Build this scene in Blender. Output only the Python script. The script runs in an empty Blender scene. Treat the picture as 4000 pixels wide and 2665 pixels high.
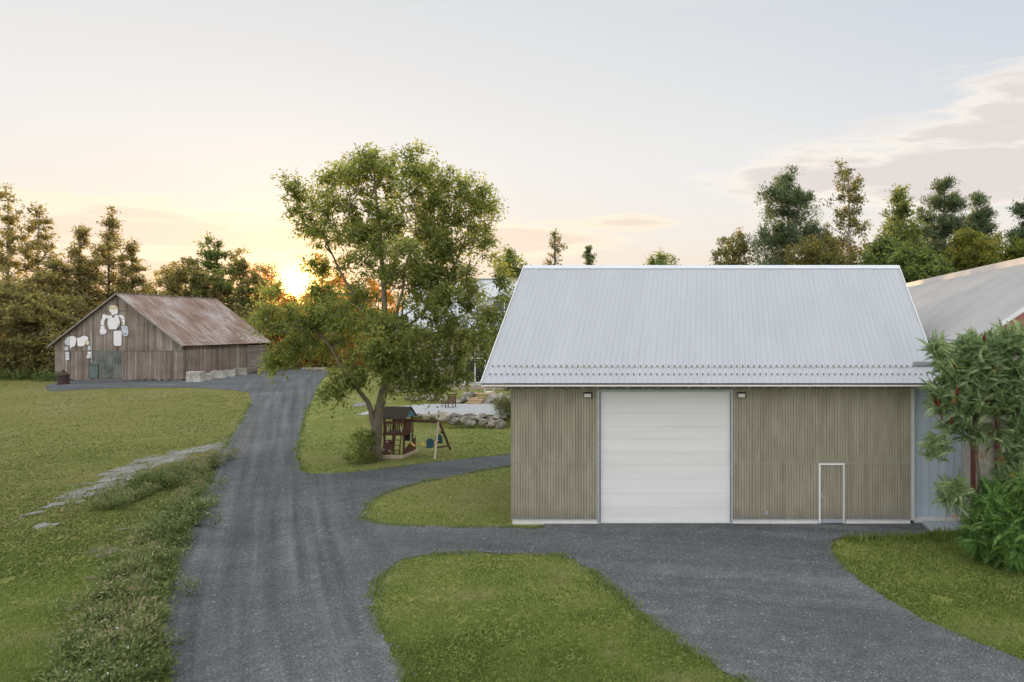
import bpy, bmesh, math, random
import numpy as np
from mathutils import Vector, noise as mnoise
from mathutils.geometry import delaunay_2d_cdt
R = math.radians
rng = np.random.default_rng(7)
random.seed(7)
S = bpy.context.scene
COL = S.collection
CAMH, F, PX, PY = 7.4, 2700.0, 2779.0, 1275.0      # drone height (m), focal length and principal point of the 4000 px photo

# ------------------------------------------------------------------ terrain
def sst(a, b, v):
    t = np.clip((np.asarray(v, float) - a) / (b - a), 0, 1)
    return t * t * (3 - 2 * t)
DITCH = np.array([(-26.5, 36.0), (-21.2, 31.0), (-17.3, 25.5), (-14.3, 21.0), (-12.3, 17.5), (-10.9, 14.5), (-9.5, 11.0)])
def pl_dist(x, y, pts):
    """distance to a polyline and the signed side"""
    x = np.asarray(x, float); y = np.asarray(y, float)
    best = np.full(x.shape, 1e9); sd = np.zeros(x.shape)
    for (ax, ay), (bx_, by_) in zip(pts[:-1], pts[1:]):
        dx, dy = bx_ - ax, by_ - ay; L2 = dx * dx + dy * dy
        t = np.clip(((x - ax) * dx + (y - ay) * dy) / L2, 0, 1)
        d = np.hypot(x - ax - t * dx, y - ay - t * dy)
        s = np.sign((x - ax) * dy - (y - ay) * dx)
        m = d < best
        best = np.where(m, d, best); sd = np.where(m, s * d, sd)
    return best, sd
def ground_z(x, y):
    x = np.asarray(x, float); y = np.asarray(y, float)
    base = 1.4 * sst(42, 78, y)
    terr = .8 * sst(50.5, 51.1, y) + .7 * sst(59.0, 59.6, y)
    w = sst(-31, -25.5, x)
    z = base * (1 - w) + terr * w
    d, _ = pl_dist(x, y, DITCH)
    z = z - .38 * np.exp(-(d / 1.7) ** 2)
    left = sst(0, 9, -x - 14 - np.clip(y - 18, 0, 40) * .62)
    z = z - .35 * left * (1 - sst(38, 62, y))
    return z
def gz(x, y): return float(ground_z(x, y))
def at(px, py, Y): return ((px - PX) / F * Y, Y, CAMH - (py - PY) / F * Y)
def gp(px, py):
    """the point of the ground seen at that place of the photo"""
    z = 0.0
    for _ in range(40):
        Y = (CAMH - z) * F / (py - PY)
        z = .6 * z + .4 * gz((px - PX) / F * Y, Y)
    return ((px - PX) / F * Y, Y)

# ------------------------------------------------------------------ numpy noise
_perm = rng.random((256, 256))
def vnoise(x, y):
    xi = np.floor(x).astype(int); yi = np.floor(y).astype(int)
    fx = x - xi; fy = y - yi
    fx = fx * fx * (3 - 2 * fx); fy = fy * fy * (3 - 2 * fy)
    g = lambda a, b: _perm[a % 256, b % 256]
    return (g(xi, yi) * (1 - fx) + g(xi + 1, yi) * fx) * (1 - fy) + (g(xi, yi + 1) * (1 - fx) + g(xi + 1, yi + 1) * fx) * fy
def fbm(x, y, o=4):
    s = 0; a = .5; t = 0
    for k in range(o):
        s = s + a * vnoise(x * 2 ** k + 17 * k, y * 2 ** k + 31 * k); t += a; a *= .5
    return s / t

# ------------------------------------------------------------------ objects
LOC = {}
def link(name, me, mat, parent=None, loc=None):
    o = bpy.data.objects.new(name, me); COL.objects.link(o)
    if mat is not None:
        for m in (mat if isinstance(mat, (list, tuple)) else [mat]): me.materials.append(m)
    if parent is not None:
        o.parent = parent; LOC[o] = LOC[parent]
    else:
        o.location = loc or (0, 0, 0); LOC[o] = tuple(loc or (0, 0, 0))
    return o
def tag(o, label=None, cat=None, group=None, kind=None):
    if label: o['label'] = label
    if cat: o['category'] = cat
    if group: o['group'] = group
    if kind: o['kind'] = kind
    return o
def thing(name, loc, label, cat, group=None):
    o = bpy.data.objects.new(name, None); COL.objects.link(o)
    o.location = loc; o.empty_display_size = .3; LOC[o] = tuple(loc)
    return tag(o, label, cat, group)
def build_np(name, v, f, mat, parent=None, loc=None, tint=None, smooth=False, extra=None):
    v = np.asarray(v, np.float32).reshape(-1, 3); f = np.asarray(f, np.int32)
    off = LOC[parent] if parent is not None else (loc or (0, 0, 0))
    v = v - np.array(off, np.float32)
    me = bpy.data.meshes.new(name); k = f.shape[1]
    me.vertices.add(len(v)); me.vertices.foreach_set('co', v.ravel())
    me.loops.add(f.size); me.loops.foreach_set('vertex_index', f.ravel())
    me.polygons.add(len(f)); me.polygons.foreach_set('loop_start', np.arange(0, f.size, k, dtype=np.int32))
    try: me.polygons.foreach_set('loop_total', np.full(len(f), k, np.int32))
    except Exception: pass
    if smooth: me.polygons.foreach_set('use_smooth', np.ones(len(f), bool))
    me.update(calc_edges=True)
    if tint is not None:
        a = me.attributes.new('tint', 'FLOAT', 'POINT'); a.data.foreach_set('value', np.asarray(tint, np.float32))
    for kk, vv in (extra or {}).items():
        a = me.attributes.new(kk, 'FLOAT', 'POINT'); a.data.foreach_set('value', np.asarray(vv, np.float32))
    return link(name, me, mat, parent, loc)
class MB:
    def __init__(s): s.v = []; s.f = []; s.t = []; s.uv = {}
    def add(s, vs, fs, tint=.5):
        n = len(s.v); s.v += [tuple(p) for p in vs]; s.t += [tint] * len(vs)
        s.f += [tuple(i + n for i in f) for f in fs]; return n
    def box(s, x0, x1, y0, y1, z0, z1, tint=.5):
        s.add([(x0, y0, z0), (x1, y0, z0), (x1, y1, z0), (x0, y1, z0), (x0, y0, z1), (x1, y0, z1), (x1, y1, z1), (x0, y1, z1)],
              [(0, 3, 2, 1), (4, 5, 6, 7), (0, 1, 5, 4), (1, 2, 6, 5), (2, 3, 7, 6), (3, 0, 4, 7)], tint); return s
    def bar(s, a, b, w, h, tint=.5, up=(0, 0, 1)):
        a = Vector(a); b = Vector(b); d = (b - a).normalized(); u = Vector(up)
        sd = d.cross(u)
        if sd.length < 1e-3: sd = d.cross(Vector((0, 1, 0)))
        sd.normalize(); u = sd.cross(d).normalized()
        vs = [p + sd * (i * w / 2) + u * (j * h / 2) for p in (a, b) for i, j in ((-1, -1), (1, -1), (1, 1), (-1, 1))]
        s.add(vs, [(0, 1, 2, 3), (7, 6, 5, 4), (0, 4, 5, 1), (1, 5, 6, 2), (2, 6, 7, 3), (3, 7, 4, 0)], tint); return s
    def tube(s, pts, rad, n=6, tint=.5, cap=True):
        pts = [Vector(p) for p in pts]
        if not isinstance(rad, (list, tuple, np.ndarray)): rad = [rad] * len(pts)
        vs = []; prev = None
        for i, p in enumerate(pts):
            d = (pts[min(i + 1, len(pts) - 1)] - pts[max(i - 1, 0)])
            d = d.normalized() if d.length > 1e-9 else Vector((0, 0, 1))
            a = d.orthogonal().normalized() if prev is None else (prev - d * prev.dot(d))
            a = a.normalized() if a.length > 1e-6 else d.orthogonal().normalized()
            prev = a; b = d.cross(a)
            vs += [p + (a * math.cos(2 * math.pi * k / n) + b * math.sin(2 * math.pi * k / n)) * rad[i] for k in range(n)]
        fs = [(i * n + k, i * n + (k + 1) % n, (i + 1) * n + (k + 1) % n, (i + 1) * n + k) for i in range(len(pts) - 1) for k in range(n)]
        if cap: fs += [tuple(range(n))[::-1], tuple(range((len(pts) - 1) * n, len(pts) * n))]
        s.add(vs, fs, tint); return s
    def poly(s, pts, ext, tint=.5):
        """a flat outline extruded by ext"""
        n = len(pts); e = Vector(ext)
        vs = [Vector(p) for p in pts] + [Vector(p) + e for p in pts]
        s.add(vs, [tuple(range(n)), tuple(range(2 * n - 1, n - 1, -1))] + [(i, (i + 1) % n + 0, (i + 1) % n + n, i + n)[::-1] for i in range(n)], tint); return s
    def build(s, name, mat, parent=None, loc=None, smooth=False, bevel=0):
        off = Vector(LOC[parent] if parent is not None else (loc or (0, 0, 0)))
        me = bpy.data.meshes.new(name)
        me.from_pydata([Vector(p) - off for p in s.v], [], s.f)
        bm = bmesh.new(); bm.from_mesh(me); bmesh.ops.recalc_face_normals(bm, faces=bm.faces[:]); bm.to_mesh(me); bm.free()
        a = me.attributes.new('tint', 'FLOAT', 'POINT'); a.data.foreach_set('value', s.t)
        if smooth: me.polygons.foreach_set('use_smooth', [True] * len(me.polygons))
        o = link(name, me, mat, parent, loc)
        if bevel:
            m = o.modifiers.new('edge', 'BEVEL'); m.width = bevel; m.segments = 2; m.limit_method = 'ANGLE'
        return o

# ------------------------------------------------------------------ materials
class NT:
    def __init__(s, name):
        s.m = bpy.data.materials.new(name); s.m.use_nodes = True
        s.t = s.m.node_tree; s.t.nodes.clear()
        s.out = s.n('ShaderNodeOutputMaterial')
    def n(s, ty, ins=None, **kw):
        nd = s.t.nodes.new(ty)
        for k, v in kw.items(): setattr(nd, k, v)
        for k, v in (ins or {}).items():
            if isinstance(v, bpy.types.NodeSocket): s.t.links.new(v, nd.inputs[k])
            else: nd.inputs[k].default_value = v
        return nd
    def coord(s, scale=(1, 1, 1), kind='Object'):
        c = s.n('ShaderNodeTexCoord'); mp = s.n('ShaderNodeMapping', {'Vector': c.outputs[kind], 'Scale': scale}); return mp.outputs[0]
    def noise(s, vec, scale, detail=4, rough=.55, dist=0.0):
        return s.n('ShaderNodeTexNoise', {'Vector': vec, 'Scale': scale, 'Detail': detail, 'Roughness': rough, 'Distortion': dist}).outputs[0]
    def attr(s, name='tint'): return s.n('ShaderNodeAttribute', attribute_name=name).outputs['Fac']
    def ramp(s, fac, stops, interp='LINEAR'):
        r = s.n('ShaderNodeValToRGB', {'Fac': fac}); cr = r.color_ramp; cr.interpolation = interp
        while len(cr.elements) > 1: cr.elements.remove(cr.elements[-1])
        for i, (p, c) in enumerate(stops):
            e = cr.elements[0] if i == 0 else cr.elements.new(p)
            e.position = p; e.color = (*c, 1) if len(c) == 3 else c
        return r.outputs[0]
    def math(s, op, a, b=0.0, c=0.0, clamp=False):
        return s.n('ShaderNodeMath', {0: a, 1: b, 2: c}, operation=op, use_clamp=clamp).outputs[0]
    def mix(s, fac, a, b, mode='MIX'):
        q = s.n('ShaderNodeMix', data_type='RGBA', blend_type=mode)
        for i, v in ((0, fac), (6, a), (7, b)):
            if isinstance(v, bpy.types.NodeSocket): s.t.links.new(v, q.inputs[i])
            else: q.inputs[i].default_value = v if i == 0 else (*v, 1)
        return q.outputs[2]
    def surf(s, color, rough=.7, bump=None, bstr=.3, bdist=.02, metal=0, spec=.3, trans=None, tcol=None):
        p = s.n('ShaderNodeBsdfPrincipled', {'Roughness': rough, 'Metallic': metal, 'Specular IOR Level': spec})
        if isinstance(color, bpy.types.NodeSocket): s.t.links.new(color, p.inputs['Base Color'])
        else: p.inputs['Base Color'].default_value = (*color, 1)
        if bump is not None:
            b = s.n('ShaderNodeBump', {'Height': bump, 'Strength': bstr, 'Distance': bdist}); s.t.links.new(b.outputs[0], p.inputs['Normal'])
        o = p.outputs[0]
        if trans:
            tr = s.n('ShaderNodeBsdfTranslucent', {'Color': tcol if tcol is not None else color})
            o = s.n('ShaderNodeMixShader', {0: trans, 1: o, 2: tr.outputs[0]}).outputs[0]
        s.t.links.new(o, s.out.inputs[0]); return s.m
def simple(name, c1, c2, scale=(1, 1, 1), ns=4, rough=.7, bstr=.15, metal=0, spec=.3, tint=.35, bdist=.01):
    """two-tone noise, with the per-piece tint of the mesh on top"""
    t = NT(name); v = t.coord(scale); f = t.noise(v, ns, 6)
    a = t.math('MULTIPLY_ADD', t.math('SUBTRACT', t.attr(), .5), tint * 2, f)
    col = t.ramp(a, [(.25, c1), (.75, c2)])
    return t.surf(col, rough, t.noise(v, ns * 3, 4), bstr, bdist, metal, spec)
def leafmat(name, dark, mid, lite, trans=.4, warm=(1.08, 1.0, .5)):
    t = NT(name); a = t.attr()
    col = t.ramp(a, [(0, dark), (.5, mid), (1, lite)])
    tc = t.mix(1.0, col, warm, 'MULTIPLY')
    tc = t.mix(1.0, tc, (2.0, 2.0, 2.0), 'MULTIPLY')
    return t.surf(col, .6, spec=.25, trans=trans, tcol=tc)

m_white = simple('white_trim', (.70, .71, .72), (.80, .80, .80), ns=2, rough=.5)
def mat_siding():
    t = NT('tan_board_siding'); v = t.coord((2, 2, .5)); f = t.noise(v, 2, 6)
    a = t.math('MULTIPLY_ADD', t.math('SUBTRACT', t.attr(), .5), .44, f)
    col = t.ramp(a, [(.25, (.252, .224, .164)), (.75, (.365, .332, .255))])
    ox = t.n('ShaderNodeSeparateXYZ', {0: t.n('ShaderNodeTexCoord').outputs['Object']}).outputs
    st = t.noise(t.coord((2.2, 2.2, .06)), 1.6, 5, .6)                       # faint rain streaks from the eave
    col = t.mix(t.math('MULTIPLY', t.n('ShaderNodeMapRange', {0: st, 1: .54, 2: .72, 3: 0.0, 4: .45}).outputs[0], 1.0), col, (.17, .145, .10))
    sp_ = t.math('MULTIPLY_ADD', t.noise(t.coord(), 3.5, 5, .65), .9, t.math('MULTIPLY', ox[2], -1.0))
    col = t.mix(t.n('ShaderNodeMapRange', {0: sp_, 1: -.25, 2: .35, 3: 0.0, 4: .55}).outputs[0], col, (.15, .14, .125))
    return t.surf(col, .75, t.noise(v, 6, 4), .15, .01)
m_siding = mat_siding()

m_sidewall = simple('plain_tan_wall', (.21, .185, .125), (.27, .24, .165), (3, 3, .4), 3, .75)
m_conc = simple('concrete', (.58, .56, .53), (.74, .72, .68), ns=3, rough=.9, bstr=.4)
m_grey = simple('galvanised_trim', (.34, .37, .40), (.44, .47, .50), ns=6, rough=.45, metal=.3)
m_black = simple('black_metal', (.012, .012, .013), (.025, .025, .027), ns=6, rough=.45)
m_glass_lens = simple('frosted_lens', (.66, .62, .54), (.74, .70, .62), ns=8, rough=.25)
m_soffit = simple('soffit', (.20, .15, .09), (.26, .20, .13), ns=4)
m_blue = simple('blue_grey_cladding', (.36, .42, .49), (.46, .52, .59), (1.6, 1.6, .05), 2.2, .55, .05)
m_red = simple('faded_red_paint', (.30, .115, .105), (.40, .165, .15), (1, 1, 1), 2, .7)
m_darkred = simple('dark_red_paint', (.10, .032, .026), (.17, .06, .05), (1, 1, .3), 3, .8)
m_plank = simple('weathered_grey_planks', (.30, .28, .24), (.48, .45, .40), (1, 1, 1), 3, .85, tint=.35)
m_dark = simple('dark_opening', (.010, .011, .012), (.02, .021, .022), ns=2, rough=.6)
m_housewall = simple('house_cladding', (.30, .27, .21), (.38, .34, .27), (2, 2, 1), 2, .8)
m_deck = simple('deck_boards', (.36, .33, .30), (.50, .46, .42), (.3, 3, 1), 3, .8)
m_deckskirt = simple('deck_skirt', (.34, .27, .21), (.44, .36, .29), (.3, 3, 2), 3, .8)
m_play = simple('stained_timber', (.085, .036, .024), (.15, .07, .046), (1, 1, 1), 6, .75, tint=.4)
m_playlite = simple('bare_timber', (.45, .36, .27), (.60, .50, .39), (1, 1, .3), 4, .8)
m_shingle = simple('brown_shingle', (.055, .042, .034), (.10, .078, .062), (2, 2, 8), 4, .9, .5)
m_yellow = simple('yellow_plastic', (.72, .46, .06), (.80, .54, .09), ns=3, rough=.4)
m_teal = simple('teal_plastic', (.02, .075, .10), (.03, .10, .125), ns=3, rough=.4)
m_chain = simple('coated_chain', (.45, .48, .30), (.55, .56, .38), ns=9, rough=.5)
m_tealcloth = simple('blue_green_gable', (.10, .22, .28), (.15, .30, .36), ns=5)
m_rust = simple('rusty_iron', (.038, .027, .023), (.075, .048, .038), ns=3, rough=.9, bstr=.5)
m_stone = simple('boulder_stone', (.075, .07, .062), (.42, .375, .315), ns=1.6, rough=.9, bstr=.8, tint=.6, bdist=.05)
m_step = simple('sandstone_step', (.28, .19, .10), (.50, .37, .23), (1, 1, 3), 2.5, .9, .6, tint=.3, bdist=.04)
m_bark = simple('brown_bark', (.13, .105, .08), (.34, .285, .22), (5, 5, .7), 4, .95, .9, bdist=.05)
m_bark_pale = simple('pale_bark', (.28, .26, .23), (.55, .52, .47), (3, 3, 3), 3, .9, .4)
m_bark_dark = simple('dark_bark', (.07, .058, .046), (.17, .14, .11), (5, 5, .7), 4, .95, .8)
m_sumacbark = simple('sumac_bark', (.10, .075, .055), (.22, .17, .12), (4, 4, 1), 4, .9)
m_cone = simple('sumac_fruit', (.10, .014, .010), (.19, .035, .02), ns=30, rough=.9, bstr=.8)
m_plate = simple('white_panel', (.74, .70, .72), (.84, .81, .82), ns=6, rough=.6, tint=.1)
m_plate_cream = simple('cream_panel', (.70, .60, .42), (.80, .70, .52), ns=5, rough=.6)
m_plate_blue = simple('pale_blue_panel', (.50, .55, .62), (.78, .78, .80), ns=9, rough=.6)
m_plate_line = simple('panel_outline', (.10, .07, .065), (.18, .13, .12), ns=4)

def mat_door():
    t = NT('sectional_door_white'); v = t.coord((.25, 1, 3)); f = t.noise(v, 1.3, 4, .5)
    a = t.math('MULTIPLY_ADD', t.math('SUBTRACT', t.attr(), .5), .5, f)
    col = t.ramp(a, [(.2, (.66, .645, .625)), (.8, (.74, .73, .715))])
    return t.surf(col, .5, t.noise(v, 3, 3), .10, .01)
m_door = mat_door()
def mat_metal_roof(name, c1, c2):
    t = NT(name); v = t.coord((.6, .25, .25)); f = t.noise(v, 1.3, 7, .6)
    f2 = t.noise(t.coord((5, .12, .12)), 3, 3)
    col = t.ramp(t.math('MULTIPLY_ADD', f2, .45, t.math('MULTIPLY', f, .55)), [(.35, c1), (.65, c2)])
    return t.surf(col, .42, f2, .03, .01, metal=.15, spec=.4)
m_roof = mat_metal_roof('silver_metal_roof', (.33, .342, .362), (.375, .388, .41))
m_roof_house = mat_metal_roof('house_metal_roof', (.44, .45, .46), (.50, .51, .52))
def mat_corr(name, c1, c2):
    t = NT(name); f = t.noise(t.coord((.2, .5, .5)), 1.2, 7, .65)
    col = t.ramp(f, [(.3, c1), (.7, c2)]); return t.surf(col, .6, metal=.1)
m_roof_red = mat_corr('aged_corrugated_roof', (.34, .335, .325), (.41, .40, .39))
def mat_rusty():
    t = NT('rusty_corrugated_roof')
    a = t.coord((.14, 1, 1), 'UV'); b = t.coord((1, 1, 1), 'UV')
    u = t.n('ShaderNodeTexCoord').outputs['UV']
    mp = t.n('ShaderNodeMapping', {'Vector': u, 'Scale': (4.2, .30, 1)}).outputs[0]
    f = t.noise(mp, 1.5, 8, .68)
    g = t.noise(t.n('ShaderNodeMapping', {'Vector': u, 'Scale': (.25, .3, 1)}).outputs[0], 1.0, 4)
    k = t.math('MULTIPLY_ADD', g, .45, t.math('MULTIPLY', f, .72))
    col = t.ramp(k, [(.42, (.44, .42, .41)), (.52, (.36, .31, .285)), (.60, (.235, .155, .118)), (.76, (.135, .074, .05))])
    return t.surf(col, .75, f, .2, .02, metal=.1)
m_rusty = mat_rusty()
def mat_barnwood():
    t = NT('weathered_barn_boards'); v = t.coord((5, 5, .28)); f = t.noise(v, 2.0, 8, .65)
    big = t.noise(t.coord((.35, .35, .5)), 1.5, 4)
    a = t.math('MULTIPLY_ADD', t.math('SUBTRACT', t.attr(), .5), .55, f)
    a = t.math('MULTIPLY_ADD', t.math('SUBTRACT', big, .5), .6, a)
    col = t.ramp(a, [(.05, (.090, .066, .051)), (.45, (.205, .163, .132)), (.65, (.272, .225, .190)), (.9, (.38, .345, .315))])
    return t.surf(col, .9, f, .4, .02)
m_barn = mat_barnwood()
def mat_barndoor():
    t = NT('peeling_green_door'); v = t.coord((4, 4, .3)); f = t.noise(v, 1.8, 8, .65)
    big = t.noise(t.coord((.6, .6, .8)), 1.5, 4)
    a = t.math('MULTIPLY_ADD', t.math('SUBTRACT', big, .5), .9, f)
    col = t.ramp(a, [(.25, (.06, .064, .056)), (.45, (.12, .130, .118)), (.62, (.185, .185, .165)), (.8, (.20, .150, .11))])
    return t.surf(col, .85, f, .3, .02)
m_barndoor = mat_barndoor()

def mat_gravel():
    t = NT('dark_gravel'); v = t.coord()
    big = t.noise(v, .22, 5); mid = t.noise(v, 1.7, 5, .6)
    st = t.n('ShaderNodeTexVoronoi', {'Vector': v, 'Scale': 34.0}, feature='F1')
    sp = t.n('ShaderNodeSeparateColor', {0: st.outputs['Color']}).outputs[0]
    st2 = t.n('ShaderNodeTexVoronoi', {'Vector': v, 'Scale': 17.0}, feature='F1')
    sp2 = t.n('ShaderNodeSeparateColor', {0: st2.outputs['Color']}).outputs[0]
    def ruts(name, along, sc):                 # metres across the wheel tracks
        cx = t.n('ShaderNodeCombineXYZ', {0: t.attr(name), 1: t.math('MULTIPLY', t.attr(along), .035), 2: 0.0}).outputs[0]
        return t.math('SUBTRACT', t.noise(cx, sc, 4, .55), .5)
    k = t.math('MULTIPLY_ADD', ruts('track', 'along', 1.75), t.math('MULTIPLY', t.attr('rut'), 1.3), .5)
    k = t.math('MULTIPLY_ADD', ruts('apron', 'side', .9), t.math('MULTIPLY', t.attr('apron_rut'), .9), k)
    k = t.math('MULTIPLY_ADD', t.math('SUBTRACT', mid, .5), .55, k)
    k = t.math('MULTIPLY_ADD', t.math('SUBTRACT', big, .5), .6, k)
    col = t.ramp(k, [(.15, (.080, .087, .089)), (.5, (.130, .140, .142)), (.85, (.21, .222, .225))])
    gr = t.ramp(sp, [(0, (.62, .62, .62)), (.55, (.95, .95, .95)), (.94, (1.2, 1.2, 1.2)), (.975, (1.6, 1.6, 1.6)), (1, (1.9, 1.9, 1.9))])
    col = t.mix(1.0, col, gr, 'MULTIPLY')
    gr2 = t.ramp(sp2, [(0, (.85, .85, .85)), (.975, (1.05, 1.05, 1.05)), (.990, (1.7, 1.7, 1.7))], 'CONSTANT')
    col = t.mix(1.0, col, gr2, 'MULTIPLY')
    return t.surf(col, .95, t.math('ADD', st.outputs['Distance'], t.math('MULTIPLY', mid, .3)), .7, .04, spec=.15)
m_gravel = mat_gravel()
def mat_pale_gravel(name, c0, c1, c2):
    t = NT(name); v = t.coord()
    k = t.math('MULTIPLY_ADD', t.noise(v, 1.2, 6, .65), .6, t.math('MULTIPLY', t.noise(v, 14, 3), .4))
    col = t.ramp(k, [(.3, c0), (.5, c1), (.68, c2)])
    return t.surf(col, .95, t.noise(v, 20, 3), .5, .03, spec=.15)
m_path = mat_pale_gravel('pale_track', (.085, .095, .05), (.20, .198, .175), (.33, .325, .31))
m_terrace = mat_pale_gravel('pale_terrace_gravel', (.27, .275, .27), (.35, .355, .355), (.43, .435, .435))
def mat_lawn():
    t = NT('lawn_turf'); v = t.coord()
    big = t.noise(v, .10, 5, .6); mid = t.noise(v, .9, 6, .65); fine = t.noise(t.coord((1, .6, 1)), 14, 4, .6)
    k = t.math('MULTIPLY_ADD', big, .45, t.math('MULTIPLY_ADD', mid, .35, t.math('MULTIPLY', fine, .28)))
    col = t.ramp(k, [(.34, (.105, .130, .032)), (.48, (.165, .188, .046)), (.58, (.21, .215, .064)), (.70, (.25, .225, .12))])
    px_ = t.n('ShaderNodeSeparateXYZ', {0: v}).outputs; lf_ = t.n('ShaderNodeMapRange', {0: t.math('MULTIPLY_ADD', px_[1], .62, px_[0]), 1: 2.0, 2: -1.0, 3: 0.0, 4: 1.0}).outputs[0]
    lf_ = t.math('MULTIPLY', lf_, t.n('ShaderNodeMapRange', {0: px_[1], 1: 18.0, 2: 30.0, 3: 0.0, 4: 1.0}).outputs[0])
    col = t.mix(lf_, col, t.mix(1.0, col, (.86, .80, .85), 'MULTIPLY'))
    bare = t.math('GREATER_THAN', t.noise(v, .55, 5, .6), .70)
    col = t.mix(t.math('MULTIPLY', bare, .6), col, (.19, .16, .115))
    return t.surf(col, .95, t.math('MULTIPLY_ADD', mid, .6, fine), .8, .08, spec=.1)
m_lawn = mat_lawn()
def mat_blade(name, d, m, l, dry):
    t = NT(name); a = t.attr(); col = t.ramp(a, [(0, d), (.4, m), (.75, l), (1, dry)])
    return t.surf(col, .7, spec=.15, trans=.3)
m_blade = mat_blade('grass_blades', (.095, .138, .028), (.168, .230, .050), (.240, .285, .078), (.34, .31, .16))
m_blade_dry = mat_blade('dull_grass_blades', (.088, .118, .028), (.142, .184, .044), (.198, .220, .066), (.30, .26, .13))
m_weed = mat_blade('weed_leaves', (.062, .092, .026), (.148, .195, .058), (.25, .285, .11), (.36, .29, .18))
m_maple = leafmat('maple_leaf', (.082, .108, .036), (.180, .218, .076), (.33, .35, .14), .52)
m_forest = leafmat('haze_tinted_forest_leaf', (.13, .122, .07), (.235, .215, .11), (.345, .315, .155), .55)  # warm haze over the wood painted in by lifting the leaf colour
m_forest2 = leafmat('bright_forest_leaf', (.068, .094, .038), (.140, .184, .070), (.245, .285, .115), .5)
m_sunglow = leafmat('sun_glow_leaf', (.15, .10, .03), (.24, .17, .055), (.36, .26, .09), .75, (1.7, 1.15, .5))  # orange sun glow painted into the leaf colour of trees round the sun
m_needle = leafmat('pine_needle', (.060, .090, .056), (.130, .170, .098), (.22, .255, .145), .35, (1, 1, .7))
m_birchleaf = leafmat('birch_leaf', (.078, .090, .036), (.155, .165, .064), (.30, .215, .085), .42)
m_yellowleaf = leafmat('yellow_green_leaf', (.07, .10, .022), (.155, .175, .042), (.24, .22, .06), .42)
m_sumac = leafmat('sumac_leaf', (.050, .088, .036), (.150, .208, .090), (.34, .40, .22), .3, (1, 1.1, .6))
m_shoot = leafmat('young_sumac_leaf', (.030, .075, .018), (.110, .205, .050), (.24, .34, .11), .35, (1, 1.1, .5))
m_dryleaf = leafmat('dry_sumac_leaf', (.22, .085, .03), (.36, .17, .06), (.48, .27, .11), .35)

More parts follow.
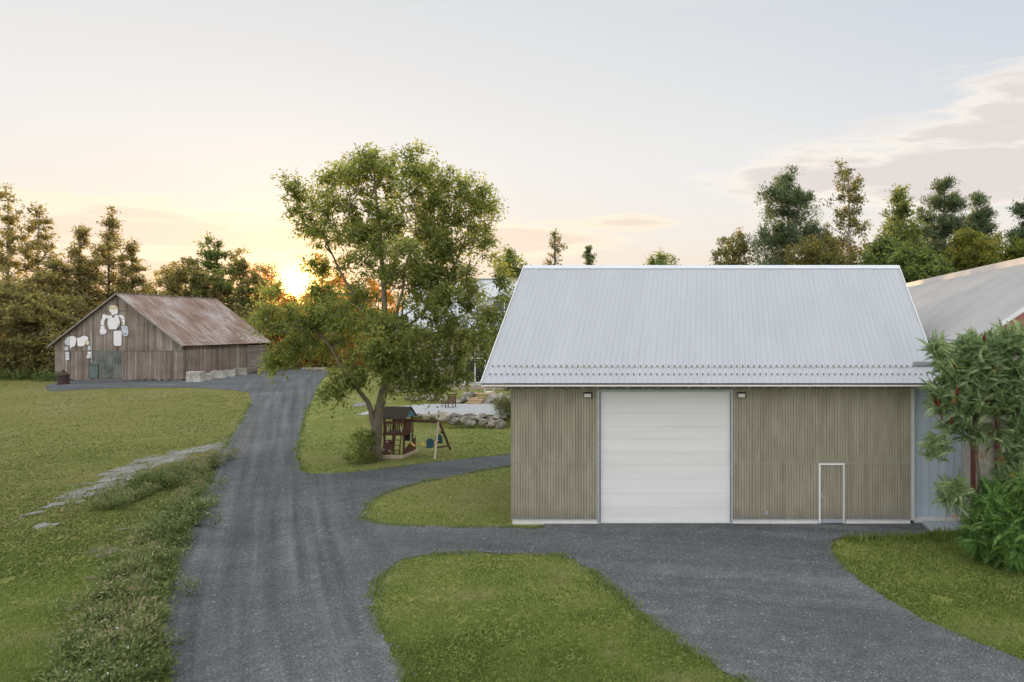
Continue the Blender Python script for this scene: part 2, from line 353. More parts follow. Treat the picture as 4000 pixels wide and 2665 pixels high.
# ------------------------------------------------------------------ world, sun, camera
SUN = Vector((1165 - PX, F, PY - 1113)).normalized()
def world():
    w = bpy.data.worlds.new('World'); S.world = w; w.use_nodes = True
    t = NT.__new__(NT); t.t = w.node_tree; t.t.nodes.clear()
    out = t.n('ShaderNodeOutputWorld'); bg = t.n('ShaderNodeBackground', {'Strength': 1.0})
    t.t.links.new(bg.outputs[0], out.inputs[0])
    d = t.n('ShaderNodeTexCoord').outputs['Generated']
    nrm = t.n('ShaderNodeVectorMath', {0: d}, operation='NORMALIZE').outputs[0]
    xyz = t.n('ShaderNodeSeparateXYZ', {0: nrm}); x, y, z = xyz.outputs
    base = t.ramp(t.math('MAXIMUM', z, 0.0), [(0, (.89, .61, .43)), (.045, (.88, .70, .56)), (.12, (.88, .82, .75)), (.22, (.84, .83, .82)), (.42, (.70, .725, .755)),
                       (.60, (1.32, 1.37, 1.44)), (1, (1.82, 1.88, 1.96))])  # upper stops, above the frame, brightened as added fill
    back_fill = t.n('ShaderNodeMapRange', {0: y, 1: .15, 2: -.65, 3: 0.0, 4: 1.0}, interpolation_type='SMOOTHSTEP').outputs[0]
    base = t.mix(back_fill, base, (1.80, 1.81, 1.83))  # added fill: unseen sky behind the camera brightened to light the fronts
    # the dusk air near the horizon is a little deeper away from the sun
    c = t.n('ShaderNodeVectorMath', {0: nrm, 1: tuple(SUN)}, operation='DOT_PRODUCT').outputs['Value']
    c = t.math('MAXIMUM', c, 0.0)
    far = t.math('MULTIPLY', t.n('ShaderNodeMapRange', {0: c, 1: .93, 2: .45, 3: 0.0, 4: 1.0}, interpolation_type='SMOOTHSTEP').outputs[0], t.n('ShaderNodeMapRange', {0: z, 1: .12, 2: .42, 3: 0.0, 4: .75}).outputs[0])
    far = t.math('MULTIPLY', far, t.n('ShaderNodeMapRange', {0: z, 1: .46, 2: .6, 3: 1.0, 4: 0.0}).outputs[0])
    base = t.mix(far, base, (.575, .645, .745))
    def glow(n, col):
        p = t.math('POWER', c, float(n)); return t.mix(1.0, col, t.n('ShaderNodeCombineColor', {0: p, 1: p, 2: p}).outputs[0], 'MULTIPLY')
    # clouds: noise over azimuth and height, gathered where the photo has them
    az = t.math('ARCTAN2', x, y)
    cv = t.n('ShaderNodeCombineXYZ', {0: t.math('MULTIPLY', az, 3.2), 1: t.math('MULTIPLY', z, 17.0), 2: 3.7}).outputs[0]
    n1 = t.noise(cv, 1.9, 6, .62, .35)
    cv2 = t.n('ShaderNodeCombineXYZ', {0: t.math('MULTIPLY', az, 4.2), 1: t.math('MULTIPLY', z, 38.0), 2: 9.2}).outputs[0]
    n2 = t.noise(cv2, 1.4, 5, .58, .2)
    def blob(a0, z0, sa, sz):
        u = t.math('DIVIDE', t.math('SUBTRACT', az, a0), sa); v = t.math('DIVIDE', t.math('SUBTRACT', z, z0), sz)
        r = t.math('ADD', t.math('MULTIPLY', u, u), t.math('MULTIPLY', v, v)); return t.math('POWER', 2.718, t.math('MULTIPLY', r, -1.0))
    m1 = t.math('ADD', blob(.35, .208, .27, .042), t.math('MULTIPLY', blob(.46, .285, .14, .045), .55))
    m2 = t.math('ADD', blob(-.66, .108, .24, .030), t.math('ADD', blob(-.27, .118, .10, .022), t.math('MULTIPLY', blob(-.13, .148, .07, .014), .55)))
    def sm(v, a, b): return t.n('ShaderNodeMapRange', {0: v, 1: a, 2: b, 3: 0.0, 4: 1.0}, interpolation_type='SMOOTHSTEP').outputs[0]
    d1 = t.math('MULTIPLY_ADD', m1, .50, n1); d2 = t.math('MULTIPLY_ADD', m2, .5, n2)
    k1 = t.math('MULTIPLY', m1, 3.0, clamp=True); k2 = t.math('MULTIPLY', m2, 3.0, clamp=True)
    sky = base
    sky = t.mix(t.math('MULTIPLY', t.math('MULTIPLY', sm(d1, .54, .70), k1), .75), sky, (1.02, .93, .82))      # bright cream rims
    sky = t.mix(t.math('MULTIPLY', t.math('MULTIPLY', sm(d1, .64, .82), k1), .85), sky, (.745, .675, .66))     # mauve grey bodies
    sky = t.mix(t.math('MULTIPLY', t.math('MULTIPLY', sm(d2, .56, .70), k2), .8), sky, (1.02, .88, .70))
    sky = t.mix(t.math('MULTIPLY', t.math('MULTIPLY', sm(d2, .74, .88), k2), .55), sky, (.78, .655, .58))
    for n, col in ((6, (.03, .02, .01)), (40, (.05, .027, .008)), (250, (.34, .15, .01)), (1500, (2.4, .85, .04)), (8000, (11, 6.5, 1.5)), (50000, (60, 42, 16))):
        sky = t.mix(1.0, sky, glow(n, col), 'ADD')
    nish = t.n('ShaderNodeTexSky', sky_type='NISHITA', sun_disc=False)
    nish.sun_elevation = math.asin(SUN.z); nish.sun_rotation = math.atan2(SUN.x, SUN.y)
    nn = t.mix(1.0, nish.outputs[0], (.008, .008, .008), 'MULTIPLY')
    sky = t.mix(1.0, sky, nn, 'ADD')
    t.t.links.new(sky, bg.inputs[0])
world()
S.world.cycles.sampling_method = 'MANUAL'; S.world.cycles.sample_map_resolution = 512
sl = bpy.data.lights.new('sun', 'SUN'); sl.energy = 5.0; sl.angle = R(.5); sl.color = (1.0, .60, .26)
so = bpy.data.objects.new('sun', sl); COL.objects.link(so); so.rotation_euler = (-SUN).to_track_quat('-Z', 'Y').to_euler(); so.location = (-30, 60, 30)
cd = bpy.data.cameras.new('camera'); co = bpy.data.objects.new('camera', cd); COL.objects.link(co)
co.location = (0, 0, CAMH); co.rotation_euler = (R(90), 0, 0)
cd.sensor_width = 36; cd.lens = F / 4000 * 36; cd.shift_x = (2000 - PX) / 4000; cd.shift_y = (PY - 1332.5) / 4000
cd.clip_start = .1; cd.clip_end = 20000
S.camera = co
S.view_settings.view_transform = 'Standard'; S.view_settings.look = 'None'; S.view_settings.exposure = 0
S.cycles.max_bounces = 5; S.cycles.diffuse_bounces = 3; S.cycles.transmission_bounces = 4; S.cycles.glossy_bounces = 2
S.cycles.use_adaptive_sampling = True; S.cycles.adaptive_threshold = .03
S.cycles.sample_clamp_indirect = 6

# ------------------------------------------------------------------ ground and sheets on it
def ground():
    xs = np.concatenate([[-3000, -1200, -500, -250, -160, -125], np.arange(-105, 24.01, .6), [28, 36, 50, 80, 160, 400, 1200, 3000]])
    ys = np.concatenate([[-400, -100, -30, -5, 5], np.arange(9, 48, .6), np.arange(48, 62, .15), np.arange(62, 105, .8), [112, 130, 180, 300, 700, 1800, 4000]])
    X, Y = np.meshgrid(xs, ys); Z = ground_z(X, Y)
    nx, ny = len(xs), len(ys); i = np.arange(ny - 1)[:, None] * nx + np.arange(nx - 1)[None]
    f = np.stack([i, i + 1, i + nx + 1, i + nx], -1).reshape(-1, 4)
    o = build_np('ground', np.stack([X, Y, Z], -1), f, m_lawn, smooth=True); tag(o, kind='structure')
ground()
def D(*p): return [gp(a * 2.974, b * 2.974) for a, b in p]         # outline points read off the photo, dropped onto the ground
def rough(pts, step=.22, amp=.075, seed=0, closed=True):
    out = []; n = len(pts)
    for i in range(n if closed else n - 1):
        p0, p1, p2, p3 = (np.array(pts[(i + k - 1) % n]) for k in range(4))
        L = np.hypot(*(p2 - p1)); k = max(2, int(L / step))
        for j in range(k):
            t = j / k
            q = .5 * ((2 * p1) + (p2 - p0) * t * .6 + (2 * p0 * .0 + (-3 * 2 * p1 + 3 * 2 * p2 - .6 * 2 * (p2 - p0) - .6 * (p3 - p1))) * t * t + (4 * p1 - 4 * p2 + .6 * (p2 - p0) + .6 * (p3 - p1)) * t ** 3)
            out.append(q)
    out = np.array(out)
    jx = (fbm(out[:, 0] * 2.3 + seed, out[:, 1] * 2.3, 4) - .5) * 2; jy = (fbm(out[:, 0] * 2.3 + 50, out[:, 1] * 2.3 + seed, 4) - .5) * 2
    far = np.clip(out[:, 1] / 25, .8, 2.2)
    out[:, 0] += jx * amp * 2 * far; out[:, 1] += jy * amp * 2 * far
    return out
def inside(x, y, poly):
    x = np.asarray(x); y = np.asarray(y); r = np.zeros(x.shape, bool)
    px, py = poly[:, 0], poly[:, 1]; qx, qy = np.roll(px, -1), np.roll(py, -1)
    for a, b, c, d in zip(px, py, qx, qy):
        if b == d: continue
        m = ((b > y) != (d > y)) & (x < (c - a) * (y - b) / (d - b) + a); r ^= m
    return r
def sheet(name, outer, holes, mat, lift, step, extra=None, cull=None):
    xy = [outer] + holes
    x0, y0 = outer.min(0); x1, y1 = outer.max(0)
    gx, gy = np.meshgrid(np.arange(x0, x1, step), np.arange(y0, y1, step)); gx = gx.ravel() + rng.normal(0, step * .08, gx.size); gy = gy.ravel() + rng.normal(0, step * .08, gy.size)
    m = inside(gx, gy, outer)
    for h_ in holes: m &= ~inside(gx, gy, h_)
    pts = []; edges = []
    for pl in xy:
        n0 = len(pts); pts += [Vector(p) for p in pl]; edges += [(n0 + i, n0 + (i + 1) % len(pl)) for i in range(len(pl))]
    pts += [Vector(p) for p in zip(gx[m], gy[m])]
    v, e, f, *_ = delaunay_2d_cdt(pts, edges, [], 0, 1e-4)
    v = np.array([(p.x, p.y) for p in v]); f = np.array([t for t in f if len(t) == 3])
    c = v[f].mean(1); k = inside(c[:, 0], c[:, 1], outer)
    for h_ in holes: k &= ~inside(c[:, 0], c[:, 1], h_)
    if cull:                       # a thin, broken layer: the turf shows through where the noise is low
        dd = np.min(np.hypot(c[:, None, 0] - outer[None, ::2, 0], c[:, None, 1] - outer[None, ::2, 1]), 1)
        k &= fbm(c[:, 0] * 1.9 + 3, c[:, 1] * 1.9, 4) + np.clip(dd / cull, 0, 1) * .34 > .60
    f = f[k]
    a = v[f]; ar = (a[:, 1, 0] - a[:, 0, 0]) * (a[:, 2, 1] - a[:, 0, 1]) - (a[:, 1, 1] - a[:, 0, 1]) * (a[:, 2, 0] - a[:, 0, 0])
    f[ar < 0] = f[ar < 0][:, ::-1]
    z = ground_z(v[:, 0], v[:, 1]) + lift
    o = build_np(name, np.column_stack([v, z]), f, mat, extra=extra(v) if extra else None, smooth=True)
    tag(o, kind='structure'); return o
road_outer = rough(D((236, 930), (214, 832), (226, 775), (243, 700), (262, 652), (284, 612), (299, 582), (317, 556), (329, 531), (327, 517), (308, 513), (240, 509.5), (150, 510), (70, 514), (62, 506),
                (100, 500), (230, 498), (352, 487.5), (356, 484), (405, 484.5), (432, 488.5), (420, 503), (410, 524), (396, 562), (389, 596), (396, 617), (412, 623), (440, 622.5), (490, 618), (560, 609), (672, 597), (720, 592),
                (760, 620), (1200, 684.5), (1216, 704), (1170, 706), (1112, 707), (1090, 713), (1096, 730), (1130, 765), (1200, 808), (1270, 839), (1345, 868), (1440, 905), (1440, 985), (700, 1000), (300, 1000)), seed=3)
isl_front = rough(D((489, 797), (495, 765), (520, 740), (560, 729), (640, 727), (740, 731), (772, 746), (800, 770), (850, 813), (905, 852), (975, 898), (1040, 940), (560, 940), (530, 885), (506, 842)), seed=11)
isl_side = rough(D((474, 678), (482, 663), (515, 645), (560, 632), (620, 621), (700, 610), (740, 640), (712, 692), (672, 693), (600, 693.5), (510, 690.5), (484, 686)), seed=19)
CL = np.array(D((345, 960), (333, 860), (330, 760), (338, 660), (352, 590), (365, 530), (376, 500), (384, 487)))
CLP = np.polyfit(np.log(CL[:, 1]), CL[:, 0], 3)
def road_attr(v):
    x, y = v[:, 0], v[:, 1]; yy = np.clip(y, 13, 80); tr = x - np.polyval(CLP, np.log(yy))
    w = sst(4.6, 3.0, np.abs(tr)) if False else 1 - sst(3.2, 5.2, np.abs(tr))
    return {'track': tr, 'along': y, 'rut': w * 1.0, 'apron': y + .22 * x, 'side': x, 'apron_rut': (1 - w)}
sheet('driveway', road_outer, [isl_front, isl_side], m_gravel, .03, .55, road_attr)
path_outer = rough(D((303, 578), (296, 588), (270, 596), (230, 607), (190, 622), (150, 640), (110, 656), (66, 670), (20, 688), (18, 683), (60, 663), (95, 646), (135, 627), (170, 609), (215, 596), (260, 586)), amp=.42, seed=5)
sheet('gravel_path', path_outer, [], m_path, .02, .2, cull=.8)
patch_outer = rough(D((38, 694), (60, 687), (76, 688), (66, 693), (48, 698)), amp=.15, seed=8)
sheet('gravel_patch', patch_outer, [], m_path, .02, .15, cull=.5)
terr_outer = rough([(-26.5, 52.0), (-25.6, 51.5), (-20, 51.35), (-13, 51.35), (-11, 54.5), (-12, 58.6), (-18, 58.7), (-24, 58.2), (-26.8, 55.0)], amp=.1, seed=2)
sheet('gravel_terrace', terr_outer, [], m_terrace, .03, .6)

m_soil = mat_pale_gravel('bare_soil', (.09, .095, .04), (.135, .115, .075), (.18, .15, .105))
soils = []
def spot(px, py, rx, ry, seed, name, mat):
    q = rough([gp(px + rx * math.cos(a), py + ry * math.sin(a)) for a in np.linspace(0, -6.283, 11)[:-1]], amp=.22, seed=seed); sheet(name, q, [], mat, .02 if mat is m_soil else .045, .12, cull=.5); soils.append((q, mat))
for i_, (a_, b_, c_, d_) in enumerate(((408, 2155, 60, 26), (483, 2063, 30, 12), (285, 2367, 40, 16), (234, 2518, 42, 22), (360, 2262, 30, 10))): spot(a_, b_, c_, d_, 30 + i_, 'bare_soil', m_soil)
spot(1405, 1583, 30, 10, 47, 'gravel_patch', m_path)
def tufts(n, ymin, ymax, x_lo, x_hi, hmin, hmax, wid, keep, dry=0.0):
    u = rng.random(n); Y = 1 / (1 / ymax + u * (1 / ymin - 1 / ymax)); X = (x_lo + (x_hi - x_lo) * rng.random(n)) * Y
    k = keep(X, Y); X, Y = X[k], Y[k]; n = len(X); Z = ground_z(X, Y)
    s = np.clip(Y / 20, .75, 3.2) ** .55
    base = np.stack([X, Y, Z], -1); V = []; T = []
    big = fbm(X * .16, Y * .16, 3); md = fbm(X * .9 + 40, Y * .9, 3)
    dry = .20 * sst(26, 50, Y) * sst(8, 14, -X) - .10 * sst(6, 12, -X) * (1 - sst(24, 36, Y))
    tb = np.clip((big - .5) * 1.9 + (md - .5) * 1.2 + .45 + dry, 0, 1)
    for b in range(3):
        a = rng.random(n) * 6.283; L = (hmin + (hmax - hmin) * rng.random(n)) * (.65 + .7 * md) * s ** .45
        w = wid * s * (.6 + .8 * rng.random(n)); lean = L * (.25 + .8 * rng.random(n)) * (1 + np.clip(Y - 16, 0, 60) / 18); a2 = rng.random(n) * 6.283
        o = base + np.stack([np.cos(a2), np.sin(a2), 0 * a2], -1) * (wid * 1.6 * s)[:, None]
        sd = np.stack([np.cos(a), np.sin(a), 0 * a], -1) * w[:, None]
        tip = o + np.stack([-np.sin(a) * lean, np.cos(a) * lean, L], -1)
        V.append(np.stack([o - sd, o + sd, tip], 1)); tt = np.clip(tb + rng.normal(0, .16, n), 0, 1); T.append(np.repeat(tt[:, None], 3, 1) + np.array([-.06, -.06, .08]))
    V = np.concatenate(V).reshape(-1, 3); T = np.concatenate(T).ravel()
    return V, np.arange(len(V)).reshape(-1, 3), T
barn_box = (-73.5, -58.2, 76, 92)
def on_grass(X, Y):
    m = inside(X, Y, road_outer) & ~inside(X, Y, isl_front) & ~inside(X, Y, isl_side)
    p = inside(X, Y, path_outer) & (rng.random(len(X)) > .22 + .75 * (fbm(X * 1.1, Y * 1.1, 3) > .50)); p |= inside(X, Y, patch_outer)
    g = (X > -7.6) & (X < 9.6) & (Y > 25.6) & (Y < 40); g |= (X > 9) & (Y > 24.6)
    t = inside(X, Y, terr_outer)
    b = (X > barn_box[0]) & (X < barn_box[1]) & (Y > barn_box[2]) & (Y < barn_box[3])
    e = (Y > 64.2) & (X > -31) & (X < -10)
    for q_, m_ in soils: p |= inside(X, Y, q_) & (rng.random(len(X)) > .48)
    bare = fbm(X * .8 + 9, Y * .8, 3) > .77
    return ~(m | p | g | t | b | e | (bare & (rng.random(len(X)) > .25)))
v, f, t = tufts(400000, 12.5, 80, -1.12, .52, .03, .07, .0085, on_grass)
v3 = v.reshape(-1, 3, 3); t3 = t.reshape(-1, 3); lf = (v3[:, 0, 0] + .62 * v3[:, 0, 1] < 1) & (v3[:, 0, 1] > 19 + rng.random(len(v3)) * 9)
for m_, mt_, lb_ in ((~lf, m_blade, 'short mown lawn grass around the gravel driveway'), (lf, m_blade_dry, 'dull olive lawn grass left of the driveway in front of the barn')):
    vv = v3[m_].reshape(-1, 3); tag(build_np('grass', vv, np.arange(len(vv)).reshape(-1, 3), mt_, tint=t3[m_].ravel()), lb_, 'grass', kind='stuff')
n = 15000; u = rng.random(n); Yp = 1 / (1 / 45 + u * (1 / 13 - 1 / 45)); Xp = (-1.05 + 1.55 * rng.random(n)) * Yp
near_edge = np.concatenate([p_[rng.integers(0, len(p_), 2500)] + rng.normal(0, .16, (2500, 2)) for p_ in (isl_front, isl_side, road_outer)])
near_edge = near_edge[near_edge[:, 1] < 60]
kp = inside(Xp, Yp, road_outer) & ~inside(Xp, Yp, isl_front) & ~inside(Xp, Yp, isl_side) & ~((Yp > 25.7) & (Xp > -7.5))
Xp = np.concatenate([Xp[kp], near_edge[:, 0]]); Yp = np.concatenate([Yp[kp], near_edge[:, 1]]); k_ = ~((Yp > 25.7) & (Xp > -7.5)); Xp, Yp = Xp[k_], Yp[k_]; n = len(Xp)
sz_ = rng.uniform(.009, .026, n) * np.clip(Yp / 22, .8, 2); oct_ = np.array([(1, 0, 0), (0, 1, 0), (-1, 0, 0), (0, -1, 0), (0, 0, .7), (0, 0, -.7)])
ang = rng.random(n) * 6.283; ca, sa = np.cos(ang), np.sin(ang); P_ = oct_[None] * (rng.uniform(.6, 1.3, (n, 6, 1))) * sz_[:, None, None]
P_ = np.stack([P_[..., 0] * ca[:, None] - P_[..., 1] * sa[:, None], P_[..., 0] * sa[:, None] + P_[..., 1] * ca[:, None], P_[..., 2]], -1) + np.stack([Xp, Yp, ground_z(Xp, Yp) + .032], -1)[:, None]
F_ = np.array([(0, 1, 4), (1, 2, 4), (2, 3, 4), (3, 0, 4), (1, 0, 5), (2, 1, 5), (3, 2, 5), (0, 3, 5)])
tag(build_np('gravel_stones', P_, (np.arange(n)[:, None, None] * 6 + F_[None]).reshape(-1, 3), simple('loose_stones', (.09, .095, .097), (.34, .34, .33), ns=9, rough=.95, tint=.5), tint=np.repeat(np.clip(rng.normal(.42, .22, n), 0, 1), 6)), 'loose gravel stones scattered over the driveway', 'gravel', kind='stuff')
def edge_tufts(poly, n, hm, spread=.12):
    i = rng.integers(0, len(poly), n); p = poly[i] + rng.normal(0, spread, (n, 2)); return p

# ------------------------------------------------------------------ foliage
def norm(a): return a / np.maximum(np.linalg.norm(a, axis=-1, keepdims=True), 1e-9)
def leaves(c, size, d, nrm, asp, fold=.12):
    d = norm(d); sd = norm(np.cross(d, nrm)); up = np.cross(sd, d); s = size[:, None]
    mid = c + d * s * .45 - up * s * fold
    return np.stack([c, mid + sd * s * asp * .5, c + d * s - up * s * fold * 1.5, mid - sd * s * asp * .5], 1)
def leaf_ball(cs, rad, n, size, asp=.55, droop=.35, flat=.8, tint0=.5, tvar=.17, outw=.7, upt=.25):
    """n leaves about each clump centre; returns verts and tints"""
    N = len(cs) * n; C = np.repeat(cs, n, 0); rr = np.repeat(rad, n)
    u = norm(rng.normal(0, 1, (N, 3))); r = rng.random(N) ** (1 / 2.2)
    off = u * (r * rr)[:, None]; off[:, 2] *= flat
    p = C + off
    d = norm(off) * outw + rng.normal(0, .5, (N, 3)); d[:, 2] -= droop
    nr = rng.normal(0, .45, (N, 3)); nr[:, 2] += 1
    sz = size * (.65 + .7 * rng.random(N))
    V = leaves(p, sz, d, nr, asp)
    ct = np.repeat(rng.normal(0, tvar * .7, len(cs)), n)
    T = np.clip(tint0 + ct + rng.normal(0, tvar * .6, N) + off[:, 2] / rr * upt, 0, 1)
    return V.reshape(-1, 3), np.repeat(T, 4)
def leaf_shoots(cs, rad, ns, nl, size, asp=.5, droop=.3, up=.35, tint0=.5, tvar=.17, center=None, spread=.16, upt=.2):
    """ns leafy shoots fan out of each clump centre, nl leaves along each"""
    n = len(cs); ctr = cs.mean(0) if center is None else center
    outd = norm((cs - ctr) * [1, 1, .7]); out = np.repeat(outd, ns, 0); C = np.repeat(cs, ns, 0); rr = np.repeat(rad, ns)
    d = norm(out * .55 + norm(rng.normal(0, 1, (n * ns, 3))) * 1.0 + [0, 0, up]); ln = rr * (.6 + .8 * rng.random(n * ns))
    M = n * ns; t = (np.tile((np.arange(nl) + .3) / nl, M) + rng.normal(0, .04, M * nl)); D = np.repeat(d, nl, 0); Ln = np.repeat(ln, nl)
    p = np.repeat(C, nl, 0) + D * (t * Ln)[:, None]; p[:, 2] -= .22 * Ln * t ** 2
    lat = norm(rng.normal(0, 1, (M * nl, 3))); p += lat * (spread * Ln * (.35 + .65 * (1 - t)))[:, None]
    ld = D * .55 + lat * .8; ld[:, 2] -= droop
    nr = rng.normal(0, .5, (M * nl, 3)); nr[:, 2] += 1
    V = leaves(p, size * (.6 + .8 * rng.random(M * nl)), ld, nr, asp)
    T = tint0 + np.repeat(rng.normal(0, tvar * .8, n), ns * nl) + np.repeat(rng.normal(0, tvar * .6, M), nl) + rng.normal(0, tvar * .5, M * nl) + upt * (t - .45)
    return V.reshape(-1, 3), np.repeat(np.clip(T, 0, 1), 4)
def skeleton(trunk, clumps, r0, rtip=.012, step=.7, pen=1.0, power=2.3):
    nodes = [np.array(p, float) for p in trunk]; par = [-1] + list(range(len(trunk) - 1))
    order = np.argsort([np.min(np.linalg.norm(np.array(trunk) - c, axis=1)) for c in clumps])
    paths = [list(range(len(trunk)))]
    P = np.array(nodes)
    for ci in order:
        c = clumps[ci]; dv = c - P; dist = np.linalg.norm(dv, axis=1)
        cost = dist + pen * np.maximum(0, -(dv[:, 2] - .45 * np.hypot(dv[:, 0], dv[:, 1]) * .6)) + .0
        cost[:max(1, len(trunk) // 4)] += 3
        j = int(np.argmin(cost)); L = dist[j]; k = max(1, int(L / step))
        q = [j]; a = P[j]; new = []
        for s in range(1, k + 1):
            tt = s / k; pt = a + (c - a) * tt; pt = pt + np.array([0, 0, -math.sin(tt * math.pi) * L * .10]) + rng.normal(0, .035 * min(L, 2), 3) * (s < k)
            nodes.append(pt); par.append(q[-1]); q.append(len(nodes) - 1); new.append(pt)
        paths.append(q); P = np.vstack([P, new])
    n = len(nodes); area = np.zeros(n)
    kids = np.zeros(n, int)
    for i in range(n):
        if par[i] >= 0: kids[par[i]] += 1
    for i in range(n - 1, -1, -1):
        if kids[i] == 0: area[i] += rtip ** power
        area[i] += 0
        if par[i] >= 0: area[par[i]] += area[i]
    # trunk parents come before children, branches were appended later than their parents
    rad = area ** (1 / power); rad = rad * (r0 / rad[0])
    for i in range(n): rad[i] = max(rad[i], rtip)
    return P, paths, rad
def trunk_mesh(P, paths, rad, sides=6, flare=0.0, rmin=0.0):
    mb = MB()
    for qi, q in enumerate(paths):
        rr = [rad[i] for i in q]
        if qi > 0 and len(q) > 1: rr[0] = min(rr[0], rr[1] * 1.25)
        if qi == 0 and flare: rr[0] *= 1 + flare
        if max(rr) < rmin: continue
        mb.tube([P[i] for i in q], rr, (sides + 3) if qi == 0 else (sides if rr[0] > .04 else 4), cap=False, tint=.5)
    return mb
def lobe_pts(lobes):
    out = []
    for cx, cy, cz, rx, ry, rz, n in lobes:
        u = norm(rng.normal(0, 1, (n, 3))); r = (.25 + .75 * rng.random(n)) ** .6
        out.append(np.array([cx, cy, cz]) + u * r[:, None] * np.array([rx, ry, rz]))
    return np.concatenate(out)
def smooth_trunk(pts, n=10, wob=.05):
    pts = np.array(pts, float); t = np.linspace(0, len(pts) - 1, n); i = np.minimum(t.astype(int), len(pts) - 2); f = (t - i)[:, None]
    q = pts[i] * (1 - f) + pts[i + 1] * f; q[1:] += rng.normal(0, wob, (n - 1, 3)) * [1, 1, 0]; return q
def make_tree(name, label, cat, trunk, r0, lobes, leafm, barkm, group=None, nl=90, size=.25, crad=.9, asp=.55, droop=.35, flat=.8, tint0=.5, step=.8, rtip=.014, pen=1.0, nt=10, wob=.05, upt=.25, extra_c=None, tfun=None, tvar=.17, ns=7, up=.4, spread=.16):
    base = tuple(float(q) for q in trunk[0]); root = thing(name, base, label, cat, group)
    cs = lobe_pts(lobes)
    if extra_c is not None: cs = np.concatenate([cs, extra_c])
    tr = smooth_trunk(trunk, nt, wob)
    P, paths, rad = skeleton(tr, cs, r0, rtip, step, pen)
    mb = trunk_mesh(P, paths, rad, flare=.35)
    mb.build('trunk', barkm, root, smooth=True)
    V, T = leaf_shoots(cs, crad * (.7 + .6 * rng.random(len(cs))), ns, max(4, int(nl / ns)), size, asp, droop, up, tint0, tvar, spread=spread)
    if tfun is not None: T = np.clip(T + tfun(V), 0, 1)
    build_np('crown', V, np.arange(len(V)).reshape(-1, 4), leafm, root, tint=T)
    return root

# --- the big tree beside the drive
bx0, by0 = -18.55, 38.1
def mt(px, py, dy=0.0):
    x, y, z = at(px, py, by0 + dy); return (x, y, z)
main_trunk = [(bx0, by0, -.1), mt(1468, 1720), mt(1478, 1630), mt(1497, 1530), mt(1513, 1440), mt(1508, 1290), mt(1500, 1120), mt(1490, 950), mt(1475, 800), mt(1460, 640)]
lob = []
def L(px, py, dy, rx, rz, n, ry=None):
    x, y, z = mt(px, py, dy); s = by0 / F; lob.append((x, y, z, rx * s, (ry or rx) * s, rz * s, int(n * 1.85)))
for a in [(1185, 790, 0, 62, 125, 13), (1230, 900, 1, 50, 60, 5), (1320, 760, -1, 65, 130, 17), (1385, 690, 1, 40, 90, 7), (1445, 705, 0, 50, 120, 16), (1515, 710, 1.5, 50, 120, 14), (1610, 710, -1, 55, 135, 16), (1670, 720, 1, 50, 120, 14), (1735, 790, 0, 60, 120, 15),
          (1815, 800, -.5, 60, 120, 15), (1880, 830, .5, 48, 100, 12), (1880, 960, 0, 60, 90, 10), (1450, 880, 0, 130, 90, 20), (1600, 880, 0, 120, 90, 20), (1740, 940, .5, 110, 90, 16), (1350, 920, 0, 100, 80, 12), (1580, 1020, -1, 200, 70, 20), (1610, 1085, -.6, 130, 55, 12), (1490, 960, -.4, 110, 70, 12), (1680, 960, -.5, 110, 80, 12), (1780, 1060, 0, 120, 80, 16), (1400, 1050, 1, 110, 60, 6),
          (1150, 1250, -1.0, 120, 60, 15), (1050, 1250, -1.0, 70, 50, 7), (1260, 1300, 0, 140, 85, 22), (1130, 1370, -1, 60, 40, 8), (1090, 1415, -1.2, 35, 22, 5), (1380, 1260, -1, 130, 110, 22), (1520, 1330, -2.5, 110, 110, 22), (1640, 1300, -1, 150, 140, 30), (1790, 1290, 0, 150, 130, 26), (1890, 1340, -1, 80, 75, 12), (1930, 1210, -.5, 60, 70, 9),
          (1960, 1110, 0, 40, 60, 5), (1620, 1470, -1.5, 130, 60, 16), (1745, 1455, -1, 100, 50, 13), (1690, 1520, -1.2, 50, 20, 3), (1360, 1500, -1.5, 60, 45, 8), (1295, 1530, -1.8, 28, 40, 4), (1370, 1160, 1, 130, 60, 14), (1620, 1130, 1, 170, 70, 18), (1770, 1160, 0, 130, 70, 16), (1080, 1150, .3, 40, 25, 3), (1250, 1060, .5, 40, 40, 5), (1260, 1150, .5, 40, 40, 5), (1440, 1410, -1.5, 90, 50, 10), (1540, 1440, -1.2, 60, 40, 8)]: L(*a)
cs = lobe_pts(lob)
root = thing('broadleaf_tree', (bx0, by0, 0), 'tall broad green tree with forked trunk growing beside the swing set', 'tree')
tr = smooth_trunk(main_trunk, 22, .03)
limb2 = smooth_trunk([tr[3], mt(1455, 1650, -.25), mt(1446, 1580, -.4), mt(1405, 1530, -.7), mt(1350, 1480, -1.0), mt(1290, 1350, -1), mt(1210, 1260, -1)], 12, .03)
limb3 = smooth_trunk([tr[8], mt(1560, 1300, .3), mt(1640, 1240, .2), mt(1730, 1120, 0), mt(1800, 980, 0), mt(1840, 860, 0)], 12, .05)
limb4 = smooth_trunk([tr[9], mt(1420, 1230, .5), mt(1370, 1130, .6), mt(1290, 980, .3), mt(1220, 860, 0)], 12, .05)
limb5 = smooth_trunk([tr[10], mt(1560, 1180, -.5), mt(1600, 1020, -.8), mt(1630, 850, -.8)], 10, .05)
allt = np.vstack([tr, limb2[1:], limb3[1:], limb4[1:], limb5[1:]])
P, paths, rad = skeleton(allt, cs, .46, .012, .6)
